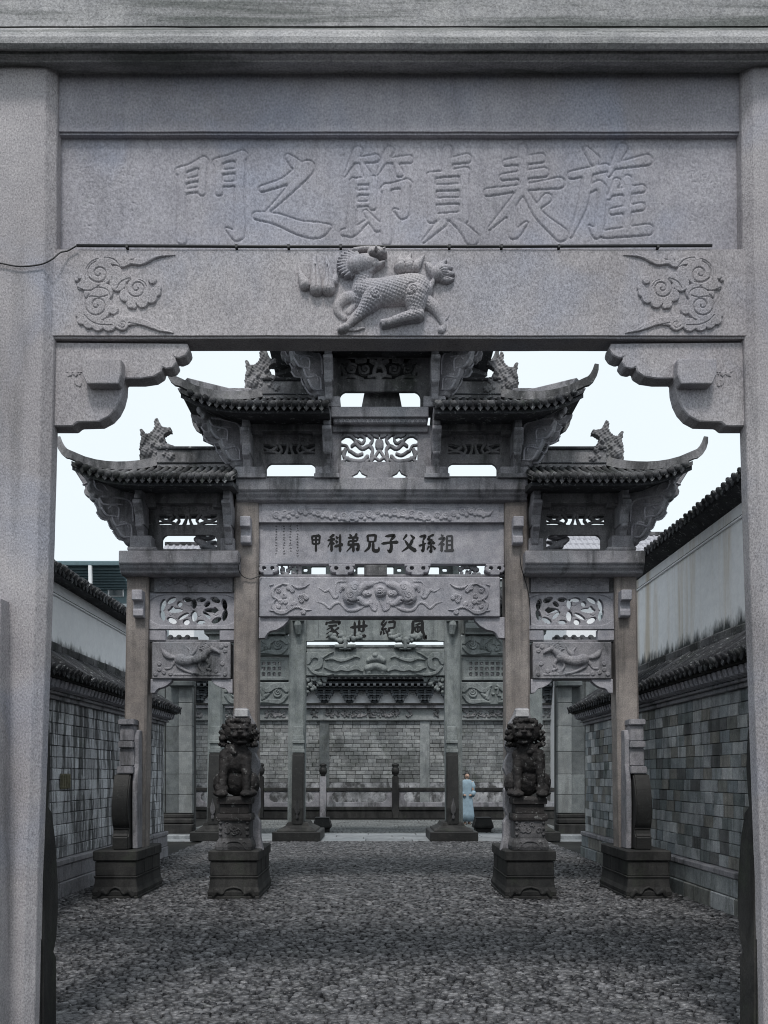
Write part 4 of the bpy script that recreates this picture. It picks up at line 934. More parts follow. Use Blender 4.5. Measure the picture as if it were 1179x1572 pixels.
# centre top storey
st = []
cx_ = 582.5
for pts, rad in (([(524,672),(531,668),(540,670),(546,678),(540,684)], 2.2), ([(530,690),(528,700),(540,706),(556,707),(564,700)], 2.8), ([(526,708),(534,702)], 2.0), ([(546,680),(556,688),(566,684),(572,690),(570,700)], 2.6), ([(538,692),(548,698),(556,696)], 2.2),
                 ([(552,668),(560,672),(556,680),(548,676)], 2.0), ([(566,668),(572,674),(568,682)], 2.2), ([(582,690),(577,698),(570,707)], 2.0), ([(582.5,680),(582.6,684)], 6.5), ([(524,682),(532,684),(536,692)], 1.8), ([(562,708),(574,702),(582,706)], 1.8), ([(574,668),(580,670)], 2.4), ([(524,694),(530,690)],1.6), ([(545,668),(550,670)],1.8)): st.append((pts, rad))
def holes(r):
    for x in (552, 613):
        d = np.abs(r.X-x)*.5+np.abs(r.Y-731)*1.0; r.H = np.where((d < 6.5) & (r.Y < 734), -1e3, r.H); d = np.abs(r.X-x)*1.6+np.abs(r.Y-727); r.H = np.where(d < 6, -1e3, r.H)
pierced(498, 669, 653, 735, (524, 641, 667, 709, st), None, holes, M['mid'], False, 11.84, 11.90, .5)
eb('panel_frame', M['mid'], 510, 657, 652, 663, 11.80, 12.0, mir=False); 
eb('string_course', M['mid'], 508, 658, 624, 640, 11.68, 12.1, mir=False); eb('string_course', M['mid'], 511, 656, 640, 650, 11.72, 12.05, mir=False, bevel=.02)
r = Relief(512, 656, 640, 650, .6); [r.cap([(515+i*7, 648), (519+i*7, 643), (523+i*7, 648)], 1.1, flat=1.2, edge=.8) for i in range(19)]; r.build('rope_relief', M['mid'], gm, 11.72, sink=.003)
st2 = []
for x in (560, 540): st2.append((spiral(x, 566, 1.5, 8.5, 1.35, 1.2 if x == 560 else 3.4, 16), 2.0))
st2 += [([(526,552),(536,556),(534,566)], 3), ([(570,552),(578,558),(574,572),(582,580)], 3), ([(524,580),(540,577),(556,582)], 3), ([(548,552),(560,551)], 3.5), ([(524,562),(530,574)], 3.2), ([(566,578),(582,574)], 2.5), ([(582,550),(582.5,560)], 4)]
pierced(498, 669, 536, 625, (524, 641, 548, 582, st2), (522, 645, 601, 624), None, M['midtop'], False, 11.88, 11.94, .55)
MB().rings([[(wx(560, 12.1), 12.05, wz(602, 12.1)), (wx(612, 12.1), 12.05, wz(602, 12.1)), (wx(612, 12.1), 12.12, wz(602, 12.1)), (wx(560, 12.1), 12.12, wz(602, 12.1))], [(wx(555, 12.1), 12.05, wz(628, 12.1)), (wx(617, 12.1), 12.05, wz(628, 12.1)), (wx(617, 12.1), 12.12, wz(628, 12.1)), (wx(555, 12.1), 12.12, wz(628, 12.1))]]).build('tablet', M['midtop'], gm, .005)
post(504, 522, 609); eb('foot_block', M['mid'], 488, 522, 608, 624, 11.72, 12.1)
# wings: lobed corbel plates fanning out under each roof corner
WING = [(107.5,712),(118,728),(128,744),(131,748),(128,753),(130,760),(136,763),(138,768),(146,768),(146,773),(149,787),(155,794),(164,797),(167,804),(174,816),(181,826),(188,829),(192,836),(206,838),(222,838),(222,712)]
def wing(dx, dy, sc=1.0, ang=0.0, w=None):
    P = [((x-222)*sc+222+dx, (y-838)*sc+838+dy) for x, y in WING]
    Y = 11.86; m = MB(); poly = [(wx(a, Y), wz(b, Y)) for a, b in P]
    m.prism(poly, Y, Y+.12)
    piv = (wx(222+dx, Y), Y+.05, 0); m.v = [tuple(Matrix.Rotation(ang, 3, 'Z') @ (Vector(v)-Vector(piv))+Vector(piv)) for v in m.v]
    return m
def wing_lines(P0, sc, dx, dy, o, ang): pass
for dx, dy, sc in ((0, 0, 1.0), (164, -117, 1.0), (288, -224, 1.0)):
    for ang, s_ in ((0.0, 1.0), (.55, .93)):
        if dx == 288 and ang == 0: s_ = .85
        m = wing(dx, dy, sc*s_, ang); o = m.build('wing_bracket', M['mid'], gm, .012); 
        # carved lobe lines
        if True:
            r = Relief(100+dx, 224+dx, 705+dy, 840+dy, .8)
            for L in ([(146,773),(152,780),(165,780),(176,782),(176,800)], [(149,787),(158,797),(176,797)], [(166,800),(172,812),(184,808),(196,808),(198,826)], [(174,816),(184,828),(200,826)], [(150,768),(170,766),(196,770),(200,800)], [(128,744),(136,742),(140,756),(150,760)]):
                r.cap([((x-222)*s_+222+dx, (y-838)*s_+838+dy) for x, y in L], 1.25, k=1.5)
            for L, rad in (([(122,722),(150,726),(190,722)], 1), ([(136,750),(150,748),(158,756)], 1), ([(178,806),(188,804),(192,812)], 1), ([(160,786),(168,778),(182,776)], 1)): r.cap([((x-222)*s_+222+dx, (y-838)*s_+838+dy) for x, y in L], rad, k=1.3)
            me_ = r.mesh('lobe_carving', 11.8605, sink=.002); pv_ = Vector((wx(222+dx, 11.86), 11.91, 0)); me_.transform(Matrix.Translation(pv_) @ Matrix.Rotation(ang, 4, 'Z') @ Matrix.Translation(-pv_))
            q = finish(me_, 'lobe_carving', M['midpanel'], o, True)
        mirror_tree(o, X0)
# roofs
XM = X0
arch_roof(gm, wx(357, 11.2), wx(243, 11.95), wx(110, 11.2), 11.95, .76, wz(732, 11.2), wz(717, 11.95), .20, M['tilew'], M['midtop'], XM)
arch_roof(gm, wx(505, 11.2), wx(404, 11.95), wx(277, 11.2), 11.95, .76, wz(621, 11.2), wz(612, 11.95), .20, M['tile'], M['midtop'], XM)
arch_roof(gm, X0, wx(520, 11.95), wx(402, 11.2), 11.95, .76, wz(508, 11.2), wz(498, 11.95), .20, M['tile'], M['midtop'], XM)

# ------------------------------------------------------------------ plinths, clasping stones, lions
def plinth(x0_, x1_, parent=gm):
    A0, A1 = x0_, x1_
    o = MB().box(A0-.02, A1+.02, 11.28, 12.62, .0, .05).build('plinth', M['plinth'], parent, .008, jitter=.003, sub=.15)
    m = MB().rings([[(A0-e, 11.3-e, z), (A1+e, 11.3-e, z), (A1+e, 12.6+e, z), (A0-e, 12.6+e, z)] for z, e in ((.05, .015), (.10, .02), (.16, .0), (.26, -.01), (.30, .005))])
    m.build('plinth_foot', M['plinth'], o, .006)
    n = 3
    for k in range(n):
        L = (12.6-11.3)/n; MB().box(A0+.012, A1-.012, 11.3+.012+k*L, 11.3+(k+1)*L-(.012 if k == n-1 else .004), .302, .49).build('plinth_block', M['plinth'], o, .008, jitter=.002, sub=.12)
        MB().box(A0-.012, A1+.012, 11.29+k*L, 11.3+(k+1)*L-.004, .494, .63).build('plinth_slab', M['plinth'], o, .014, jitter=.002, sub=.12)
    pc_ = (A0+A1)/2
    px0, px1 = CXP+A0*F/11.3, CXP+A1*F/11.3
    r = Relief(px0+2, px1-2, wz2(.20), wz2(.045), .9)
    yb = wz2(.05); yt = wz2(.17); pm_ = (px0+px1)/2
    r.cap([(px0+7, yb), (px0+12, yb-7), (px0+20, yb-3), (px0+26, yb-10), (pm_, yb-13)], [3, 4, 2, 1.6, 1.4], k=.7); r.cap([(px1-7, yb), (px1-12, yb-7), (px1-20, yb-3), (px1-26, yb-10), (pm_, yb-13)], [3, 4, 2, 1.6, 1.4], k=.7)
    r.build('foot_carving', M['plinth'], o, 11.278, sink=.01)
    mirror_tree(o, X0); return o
def wz2(z): return CYP-(z-EYE)*F/11.3
plinth(wx(144, 11.3), wx(209.6, 11.3)); plinth(wx(321, 11.3), wx(396, 11.3))
# clasping stones of the outer pillars: dark swollen foot, slimmer stepped head
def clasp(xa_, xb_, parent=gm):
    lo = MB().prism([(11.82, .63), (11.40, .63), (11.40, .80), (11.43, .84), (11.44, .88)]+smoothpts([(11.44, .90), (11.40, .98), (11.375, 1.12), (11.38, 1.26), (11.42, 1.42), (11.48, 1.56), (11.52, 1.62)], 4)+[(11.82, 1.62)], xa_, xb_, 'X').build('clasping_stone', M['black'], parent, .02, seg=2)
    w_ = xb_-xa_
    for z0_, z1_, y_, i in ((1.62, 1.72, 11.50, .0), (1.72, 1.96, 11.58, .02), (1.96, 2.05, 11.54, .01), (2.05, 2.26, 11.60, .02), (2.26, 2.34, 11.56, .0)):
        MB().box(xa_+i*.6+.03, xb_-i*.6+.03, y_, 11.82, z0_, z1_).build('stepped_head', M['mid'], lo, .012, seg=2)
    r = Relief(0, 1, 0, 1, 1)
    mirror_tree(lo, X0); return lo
clasp(wx(172, 11.4), wx(197, 11.4))
# paler granite slab along the inner side of the dark clasping stone
def clasp2(xa_, xb_, top, parent=gm, mat=None):
    o = MB().prism([(11.81, .63), (11.55, .63), (11.53, 1.2), (11.56, 1.6), (11.62, 1.75), (11.62, top-.12), (11.66, top), (11.81, top)], xa_, xb_, 'X').build('clasping_slab', mat or M['mid'], parent, .012)
    mirror(o, X0)
clasp2(wx(198, 11.4), wx(206, 11.4), 2.2)
# slab behind each lion, scalloped along its inner edge
P = [(358,1306),(358,1100),(362,1087),(380,1087),(384,1098),(390,1108),(394,1120),(391,1128),(396,1136),(397,1146),(392,1156),(398,1168),(400,1180),(395,1190),(392,1200),(399,1212),(399,1240),(394,1252),(400,1262),(400,1285),(404,1306)]
o = MB().prism([(wx(a, 11.7), wz(b, 11.7)) for a, b in P], 11.66, 11.81).build('clasping_slab', M['white_stone'] if False else M['mid'], gm, .008); mirror(o, X0)
o = box('slab_cap', M['white_stone'], gm, wx(360, 11.6), wx(381, 11.6), 11.58, 11.7, wz(1101, 11.6), wz(1088, 11.6), .012); mirror(o, X0)

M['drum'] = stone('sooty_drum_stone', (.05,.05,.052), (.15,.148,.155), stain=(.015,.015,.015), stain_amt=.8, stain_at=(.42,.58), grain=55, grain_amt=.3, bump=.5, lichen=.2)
LX0, LX1 = wx(336, 11.35), wx(383, 11.35)
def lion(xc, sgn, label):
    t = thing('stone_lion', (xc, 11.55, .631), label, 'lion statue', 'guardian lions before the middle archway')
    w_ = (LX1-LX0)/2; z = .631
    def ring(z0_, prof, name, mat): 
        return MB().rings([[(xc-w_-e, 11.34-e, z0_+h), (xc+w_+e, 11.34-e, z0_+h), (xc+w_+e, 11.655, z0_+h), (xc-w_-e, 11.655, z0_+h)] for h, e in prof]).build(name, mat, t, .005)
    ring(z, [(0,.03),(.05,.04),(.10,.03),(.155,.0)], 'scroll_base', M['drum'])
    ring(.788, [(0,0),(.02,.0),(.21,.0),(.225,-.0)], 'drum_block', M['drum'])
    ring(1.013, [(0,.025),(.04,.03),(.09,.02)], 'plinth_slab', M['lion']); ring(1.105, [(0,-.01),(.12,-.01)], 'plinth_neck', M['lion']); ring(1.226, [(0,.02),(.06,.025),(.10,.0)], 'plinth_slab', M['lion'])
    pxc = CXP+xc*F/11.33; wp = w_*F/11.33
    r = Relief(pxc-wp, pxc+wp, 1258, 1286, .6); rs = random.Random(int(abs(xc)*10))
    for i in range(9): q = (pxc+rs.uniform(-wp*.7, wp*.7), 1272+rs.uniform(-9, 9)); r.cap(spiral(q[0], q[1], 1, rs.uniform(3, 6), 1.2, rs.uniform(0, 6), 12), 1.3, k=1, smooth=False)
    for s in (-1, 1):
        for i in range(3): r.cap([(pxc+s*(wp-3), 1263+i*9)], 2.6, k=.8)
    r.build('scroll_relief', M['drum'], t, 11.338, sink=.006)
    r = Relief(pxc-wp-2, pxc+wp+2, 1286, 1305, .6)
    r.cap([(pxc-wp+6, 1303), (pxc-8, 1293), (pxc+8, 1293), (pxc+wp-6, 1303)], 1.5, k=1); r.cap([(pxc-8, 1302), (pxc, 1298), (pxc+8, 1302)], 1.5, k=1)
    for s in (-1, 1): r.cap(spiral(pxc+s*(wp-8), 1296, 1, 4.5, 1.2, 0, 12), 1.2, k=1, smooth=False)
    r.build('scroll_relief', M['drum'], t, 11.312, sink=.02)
    # body, seen from the front, head turned inwards
    B = 1.325; e = []; f = sgn
    E = lambda x, y, zz_, rx_, ry_, rz_, rot=None: e.append(('e', (xc+x, 11.52+y, B+zz_), (rx_, ry_, rz_)) + ((rot,) if rot else ()))
    Cc = lambda a, b, ra, rb: e.append(('c', (xc+a[0], 11.52+a[1], B+a[2]), (xc+b[0], 11.52+b[1], B+b[2]), ra, rb))
    E(0, .05, .24, .165, .15, .24); E(0, -.02, .46, .155, .14, .21); E(0, -.05, .56, .12, .10, .12)      # haunch, chest, neck
    for s in (-1, 1):
        Cc((s*.10, -.06, .52), (s*.115, -.13, .28), .072, .052); Cc((s*.115, -.13, .28), (s*.12, -.16, .07), .05, .045)      # forelegs
        E(s*.12, -.19, .035, .062, .075, .042)
        for q in (-1.2, -.4, .4, 1.2): E(s*.12+q*.026, -.245, .025, .016, .02, .022)
        E(s*.165, .0, .16, .07, .12, .14); E(s*.17, -.09, .04, .05, .09, .045)                          # hind thigh and paw
    hx, hy, hz = f*.035, -.09, .80
    E(hx, hy+.03, hz+.01, .155, .14, .16)
    E(hx+f*.03, hy-.09, hz-.035, .088, .085, .05); E(hx+f*.03, hy-.145, hz-.028, .075, .045, .035)       # muzzle
    E(hx+f*.028, hy-.075, hz-.125, .07, .07, .028)                                                   # lower jaw, mouth open between
    E(hx+f*.03, hy-.02, hz-.08, .06, .06, .05)
    E(hx+f*.035, hy-.185, hz+.0, .032, .028, .022)
    for s in (-1, 1):
        E(hx+s*.05+f*.02, hy-.105, hz+.045, .045, .04, .018, Matrix.Rotation(-s*.35, 4, 'Y')); E(hx+s*.048+f*.02, hy-.118, hz+.018, .022, .02, .018)
        E(hx+s*.05+f*.03, hy-.17, hz-.045, .03, .025, .026); E(hx+s*.15, hy+.02, hz-.02, .03, .05, .035)
        Cc((hx+s*.09, hy-.05, hz+.09), (hx+s*.04, hy-.1, hz+.065), .022, .014)
    rr_ = random.Random(4+int(f))
    for row_ in range(5):
        zz_ = hz+.15-.075*row_; nn_ = 9
        for i in range(nn_):
            a = -.25+math.pi*1.16*i/(nn_-1)+(.16 if row_ % 2 else 0); R_ = (.09, .145, .17, .175, .165)[row_]
            E(hx+math.cos(a)*R_, hy+.035+math.sin(a)*R_*.8, zz_, .034, .034, .036)
    for i in range(5): E(hx-.10+.05*i, hy-.045-.02*(2-abs(i-2)), hz+.125+.012*(2-abs(i-2)), .028, .026, .028)
    for i in range(7): E(-.15+.05*i, -.10+abs(i-3)*.022, .62-abs(3-i)*-.012, .03, .03, .032)
    E(0, -.16, .545, .03, .03, .032)                                        # bell on its collar
    E(-f*.13, -.14, .09, .07, .07, .075)                                    # ball or cub under the paw
    S = Matrix.Diagonal((1.3, 1.0, 1.0, 1.0)); o2 = Vector((xc, 0, 0))
    e2 = []
    for p_ in e:
        if p_[0] == 'e': c_ = p_[1]; e2.append(('e', (xc+(c_[0]-xc)*1.3, c_[1], B+(c_[2]-B)*1.04), (p_[2][0]*1.3, p_[2][1], p_[2][2]*1.04)))
        else: a_, b_ = p_[1], p_[2]; e2.append(('c', (xc+(a_[0]-xc)*1.3, a_[1], B+(a_[2]-B)*1.04), (xc+(b_[0]-xc)*1.3, b_[1], B+(b_[2]-B)*1.04), p_[3]*1.18, p_[4]*1.18))
    def dsp(c):
        head = c.z > B+.62 and c.y > 11.40
        return (.009*math.sin(c.x*120)*math.sin(c.z*120+1.5*math.sin(c.x*40)) if head else .0012*math.sin(c.z*70+c.x*30)) + .004*mnoise.noise(c*60)+.006*mnoise.noise(c*18)
    return remesh_blob('body', e2, .0095, M['lion'], t, 1, dsp), t
lion((LX0+LX1)/2, 1, 'dark stone lion on its carved plinth, left of the centre bay, muzzle worn smooth')
lion(2*X0-(LX0+LX1)/2, -1, 'dark stone lion with pale shoulder patches on its plinth, right of the centre bay')
# cable strung along the archway
cb = MB().tube(smoothpts([W(365, 851, 11.58), W(369, 860, 11.56), W(366, 872, 11.6), W(372, 884, 11.75), W(384, 889, 11.77), W(394, 886, 11.77), W(402, 882, 11.8)], 5), .006, 5).build('cable', M['cable'], None, smooth=True)
tag(cb, 'thin black cable looping over the left centre pillar of the middle archway', 'cable')
cb = MB().tube(smoothpts([W(798, 850, 11.56), W(800, 870, 11.6), W(806, 890, 11.78), W(812, 915, 11.8), W(815, 960, 11.86)], 5), .006, 5).build('cable', M['cable'], None, smooth=True)
tag(cb, 'thin black cable running down beside the right side bay of the middle archway', 'cable')
# ------------------------------------------------------------------ lane walls
def soot_plaster(name, base, zlo, zhi, extra=None):
    m = base.copy(); m.name = name; nt = m.node_tree; bs = nt.nodes['Principled BSDF']; L = nt.links.new
    src = bs.inputs['Base Color'].links[0].from_socket
    g = nt.nodes.new('ShaderNodeNewGeometry'); sp = nt.nodes.new('ShaderNodeSeparateXYZ'); L(g.outputs['Position'], sp.inputs[0])
    mp = nt.nodes.new('ShaderNodeMapping'); mp.inputs['Scale'].default_value = (1, 3.2, 1.0); L(g.outputs['Position'], mp.inputs[0])
    n = _n(nt, 'ShaderNodeTexNoise', Scale=1.3, Detail=8.0, Roughness=.72); L(mp.outputs[0], n.inputs['Vector'])
    a = nt.nodes.new('ShaderNodeMapRange'); a.inputs[1].default_value = zlo; a.inputs[2].default_value = zhi; a.inputs[3].default_value = .78; a.inputs[4].default_value = .0; L(sp.outputs[2], a.inputs[0])
    s = nt.nodes.new('ShaderNodeMath'); s.operation = 'ADD'; L(a.outputs[0], s.inputs[0]); L(n.outputs[0], s.inputs[1])
    r = _ramp(nt, .74, .98); L(s.outputs[0], r.inputs[0])
    L(_mix(nt, r.outputs[0], src, (.055, .06, .06)), bs.inputs['Base Color']); return m
M['plaster_wall'] = soot_plaster('soot_footed_plaster', M['plaster'], 3.3, 3.72)
M['ochre_wall'] = soot_plaster('ochre_streaked_plaster', M['ochre'], 3.3, 3.85)
def brick_stuff(base):      # same brick, tone varied per separate piece of the joined mesh
    if base.name+'_joined' in bpy.data.materials: return bpy.data.materials[base.name+'_joined']
    m = base.copy(); m.name = base.name+'_joined'; nt = m.node_tree
    for n in list(nt.nodes):
        if n.type == 'OBJECT_INFO':
            g = nt.nodes.new('ShaderNodeNewGeometry')
            for l in list(n.outputs['Random'].links): nt.links.new(g.outputs['Random Per Island'], l.to_socket)
    return m
def tube_tile(L, rad, name):
    """Half-round tile course lying along +x of its own, falling; origin at the upper end."""
    m = MB(); rings = []
    for i, t in enumerate((0, .24, .25, .49, .5, .74, .75, 1.0)):
        q = rad*(1.0 if i % 2 == 0 else 1.12); rings.append([(L*t, math.cos(a)*q, math.sin(a)*q*.9) for a in np.linspace(-.3, math.pi+.3, 7)])
    m.rings(rings); m.tube([(L-.002, 0, rad*.3), (L+.02, 0, rad*.3)], rad*1.05, 8)
    me = m.mesh(name); shade(me, True); return me
_tiles = {}
def tile_run(parent, s, xr_, zr_, xe, ze_, ya, yb, pitch, rad, drip=True, seedv=1):
    """Cover tiles of a long coping: from ridge (xr_, zr_) down to eave (xe, ze_)."""
    rs = random.Random(seedv); dx, dz = abs(xr_-xe), zr_-ze_; L = math.hypot(dx, dz); ang = math.atan2(dz, dx)
    key = (round(L, 3), rad)
    if key not in _tiles:
        me = tube_tile(L, rad, 'cover_tile'); me.materials.append(M['tile'])
        d = MB().prism([(-pitch*.36, .01), (pitch*.36, .01), (pitch*.26, -.04), (0, -.075), (-pitch*.26, -.04)], 0, .02, 'X').mesh('drip_tile'); d.materials.append(M['tile'])
        _tiles[key] = (me, d)
    me, d = _tiles[key]; n = int((yb-ya)/pitch)
    for k in range(n):
        y = ya+(k+.5)*pitch
        o = bpy.data.objects.new('cover_tile', me); link(o, parent, (xr_, y+rs.uniform(-.008, .008), zr_+rs.uniform(-.004, .012)))
        o.rotation_euler = (0, ang+rs.uniform(-.02, .02), math.pi if s > 0 else 0); o.rotation_euler = Matrix.Rotation(math.pi if s > 0 else 0, 4, 'Z').to_euler() if False else (0, ang, math.pi if s > 0 else 0)
        o.scale = (1+rs.uniform(-.01, .03), rs.uniform(.92, 1.1), rs.uniform(.9, 1.15))
        if drip:
            o = bpy.data.objects.new('drip_tile', d); link(o, parent, (xe+(.0 if s > 0 else -.0), y+pitch/2, ze_+rs.uniform(-.01, .006))); o.rotation_euler = (0, 0, math.pi if s > 0 else 0)
def side_wall(s, bmat, zwhite, wmat, lbl1, lbl2, seedv):
    rs = random.Random(seedv); YA, YB = 5.6, 17.3; X = 4.15
    w1 = thing('brick_wall', (s*4.35, (YA+YB)/2, 0), lbl1, 'wall')
    sx = lambda x: s*x
    def b(name, mat, x0, x1, y0, y1, z0, z1, bevel=.006, parent=w1, **kw): return box(name, mat, parent, sx(x0), sx(x1), y0, y1, z0, z1, bevel, **kw)
    b('wall_core', M['mortar'], X+.03, 4.6, YA, YB-.02, 0, 2.6, 0)
    # plinth courses
    for row, (z0, z1, xo) in enumerate(((0, .205, .10), (.212, .42, .08))):
        y = YA-(.4 if row else 0)
        while y < YB:
            L = rs.uniform(.7, 1.05); a_, b__ = max(y, YA), min(y+L, YB)
            if b__-a_ > .1: b('plinth_block', M['brick_r'] if s > 0 else M['mid'], X-xo+rs.uniform(-.006, .006), X+.2, a_+.005, b__-.005, z0, z1, .01)
            y += L
    y = YA
    while y < YB: L = rs.uniform(1.0, 1.5); b('ledge_stone', M['mid'], X-.10, X+.2, y+.003, min(y+L, YB)-.003, .424, .50, .012); y += L
    # brick facing
    bw, bh = (.30, .148) if s > 0 else (.34, .148); spots = []
    for r_ in range(14):
        y = YA+(bw/2 if r_ % 2 else 0)-rs.uniform(0, .03); 
        while y < YB-.04:
            L = bw*rs.uniform(.9, 1.08); spots.append((max(y, YA), .505+r_*bh, min(y+L, YB)-max(y, YA))); y += L
    vis = sorted([q for q in spots if q[0] > 9.3 and q[2] > .12], key=lambda q: q[0])[:300]; vs_ = set(vis)
    protos = [MB().box(0, .06, -.5, .5, 0, bh-.006).mesh('brick', .0) for _ in range(1)]
    pm_ = []
    for _ in range(5):
        bm = bmesh.new(); c = bmesh.ops.create_cube(bm, size=1)['verts']
        for v in c: v.co = Vector((v.co.x*.05, v.co.y*.985, (v.co.z)*(bh-.007)))
        bmesh.ops.bevel(bm, geom=list(bm.edges), offset=.006, segments=1, affect='EDGES')
        for v in bm.verts: v.co += Vector((rs.uniform(-.003, .003), rs.uniform(-.006, .006), rs.uniform(-.003, .003)))
        me = bpy.data.meshes.new('brick'); bm.to_mesh(me); bm.free(); me.materials.append(bmat); pm_.append(me)
    for (y, z, L) in vis:
        o = bpy.data.objects.new('brick', rs.choice(pm_)); link(o, w1, (sx(X+.02+rs.uniform(-.006, .005)), y+L/2, z+bh/2)); o.scale = (1, L-.004, 1); o.rotation_euler = (rs.uniform(-.006, .006), 0, rs.uniform(-.02, .02)+(math.pi if rs.random() < .5 else 0))
    m = MB()
    for q in spots:
        if q in vs_: continue
        y, z, L = q; e = rs.uniform(-.004, .004); m.box(min(sx(X-.005+e), sx(X+.045)), max(sx(X-.005+e), sx(X+.045)), y+.003, y+L-.003, z+.003, z+bh-.004)
    if m.v: tag(m.build('brick', brick_stuff(bmat), w1), None, None, None, 'stuff')
    # cornice: two fillets, a row of brackets, a board
    b('cornice', M['mid'], X-.06, X+.3, YA, YB, 2.575, 2.63); b('cornice', M['mid'], X-.11, X+.3, YA, YB, 2.632, 2.665)
    dm = MB().prism([(0, .0), (.13, .03), (.16, .12), (0, .12)], -.042, .042, 'Y').mesh('cornice_bracket', .006); dm.materials.append(M['midpanel'])
    n = int((YB-YA)/.15)
    for k in range(n):
        o = bpy.data.objects.new('cornice_bracket', dm); link(o, w1, (sx(X-.08), YA+(k+.5)*.15, 2.668)); o.rotation_euler = (0, 0, math.pi if s > 0 else 0)
    b('cornice_core', M['plinth'], X-.08, X+.3, YA+.01, YB-.01, 2.668, 2.79, 0); b('eave_board', M['plinth'], X-.28, X+.3, YA, YB, 2.792, 2.83)
    bed = MB().prism([(sx(3.84), 2.832), (sx(3.84), 2.87), (sx(4.44), 3.28), (sx(4.6), 3.28), (sx(4.6), 2.832)], YA, YB, 'Y').build('tile_bed', M['tile'], w1)
    tile_run(bed, s, sx(4.44), 3.285, sx(3.80), 2.865, YA, YB, .165, .055, True, seedv)
    y = YA
    while y < YB: L = rs.uniform(.5, .8); b('ridge_stone', M['tilew'], 4.40, 4.60, y+.003, min(y+L, YB)-.003, 3.30, 3.42+rs.uniform(0, .02), .02, jitter=.006, sub=.12); y += L
    # end return of the coping
    w2 = thing('plaster_wall', (s*4.85, (YA+YB)/2, 0), lbl2, 'wall')
    box('wall', wmat, w2, sx(4.62), sx(5.05), YA, YB-.05, 0, zwhite, .0)
    box('string_line', M['plaster'], w2, sx(4.59), sx(4.62), YA, YB-.06, zwhite-.20, zwhite-.175, .004)
    box('string_line', M['plinth'], w2, sx(4.60), sx(4.62), YA, YB-.06, zwhite-.172, zwhite-.16, .0)
    ze_ = zwhite+(.02 if s < 0 else .12); xe = 4.38
    bed = MB().prism([(sx(4.62), zwhite+.0), (sx(xe+.03), ze_-.01), (sx(xe+.03), ze_+.035), (sx(4.8), ze_+.31), (sx(5.35), ze_+.0), (sx(5.05), zwhite)], YA, YB, 'Y').build('tile_bed', M['tile'], w2)
    tile_run(bed, s, sx(4.78), ze_+.30, sx(xe), ze_+.04, YA, YB, .165, .058, True, seedv+5)
    m = MB(); y = YA          # stacked ridge tiles, ragged
    rt = []
    for q in range(3):
        mm = MB().prism([(-.07, 0), (.07, 0), (.06, .07), (0, .10), (-.06, .07)], -.045, .045, 'Y').mesh('ridge_tile', .004); mm.materials.append(M['tile']); rt.append(mm)
    while y < YB:
        o = bpy.data.objects.new('ridge_tile', rs.choice(rt)); link(o, bed, (sx(4.80), y, ze_+.30+rs.uniform(-.015, .02))); o.rotation_euler = (rs.uniform(.15, .5), rs.uniform(-.1, .1), 0); o.scale = (1, 1, rs.uniform(.85, 1.3)); y += .1
    return w1, w2
wr, _w = side_wall(1, M['brick_r'], 5.03, M['ochre_wall'], 'right lane wall of mottled blue-grey bricks with dark tiled coping', 'tall white plaster wall with ochre streaks above the right brick wall', 21)
wl_, _w = side_wall(-1, M['brick_l'], 4.39, M['plaster_wall'], 'left lane wall of bleached streaky bricks with dark tiled coping', 'white plaster wall with tiled top above the left brick wall', 22)
M['vent'] = stone('yellowed_vent_stone', (.14,.13,.085), (.2,.19,.13), grain=60, grain_amt=.3)
vb = box('vent_plate', M['vent'], wl_, -4.15+.02, -4.12, 11.55, 11.92, 1.42, 1.62, .004)
for i in range(4):
    box('vent_bar', M['vent'], vb, -4.125, -4.105, 11.58+i*.09, 11.61+i*.09, 1.44, 1.60, .002)

# ------------------------------------------------------------------ far archway
YG = 21.8; XG = wx(576, YG)
gf = thing('stone_archway', (XG, 21.95, 0), 'farthest green-grey archway with four large black characters on its name board', 'archway')
def ef(name, mat, x0, x1, y0, y1, Y, Yb, parent=gf, bevel=.01, mir=True, **kw):
    o = box(name, mat, parent, wx(x0, Y), wx(x1, Y), Y, Yb, wz(y1, Y), wz(y0, Y), bevel, **kw)
    if mir: mirror_tree(o, XG)
    return o
def fp(x0, x1, yt):
    a0, a1, zt_ = wx(x0, YG), wx(x1, YG), wz(yt, YG); c = .05
    return MB().rings([[(a0-d, YG+c, z), (a0-d+c, YG, z), (a1-d-c, YG, z), (a1-d, YG+c, z), (a1-d, YG+.4, z), (a0-d, YG+.4, z)] for z, d in ((.3, .05), (zt_, 0))])
o = fp(444, 470, 912).build('pillar', M['far'], gf); mirror(o, XG)
o = fp(320, 342.5, 972).build('pillar', M['far'], gf); mirror(o, XG)
ef('name_board', M['far'], 466, 686, 940, 984.5, YG+.1, YG+.22, mir=False, bevel=.01)
nbf = box('name_panel', M['far'], gf, wx(482, YG+.08), wx(672, YG+.08), YG+.08, YG+.12, wz(983, YG+.08), wz(942, YG+.08), .004)
for ch, a, b in (('家', 498, 524), ('世', 538, 565), ('紀', 583, 609), ('風', 628, 655)): character(ch, a, b, 951, 981, YG+.08, M['ink'], nbf)
im = MB(); rs = random.Random(31)
for xc in (489, 665):
    yy = 950
    while yy < 980:
        L = rs.uniform(1, 2); b = len(im.v); im.v += [W(xc-L/2, yy, YG+.0785), W(xc+L/2, yy, YG+.0785), W(xc+L/2, yy+.5, YG+.0785), W(xc-L/2, yy+.5, YG+.0785)]; im.f.append([b, b+1, b+2, b+3]); yy += 1.6
tag(im.build('small_inscription', M['ink_faded'], nbf), None, None, None, 'stuff')
ef('relief_beam', M['far'], 470, 683, 1000, 1037.5, YG+.02, YG+.36, mir=False, bevel=.02)
r = Relief(472, 682, 1000, 1038, .5)
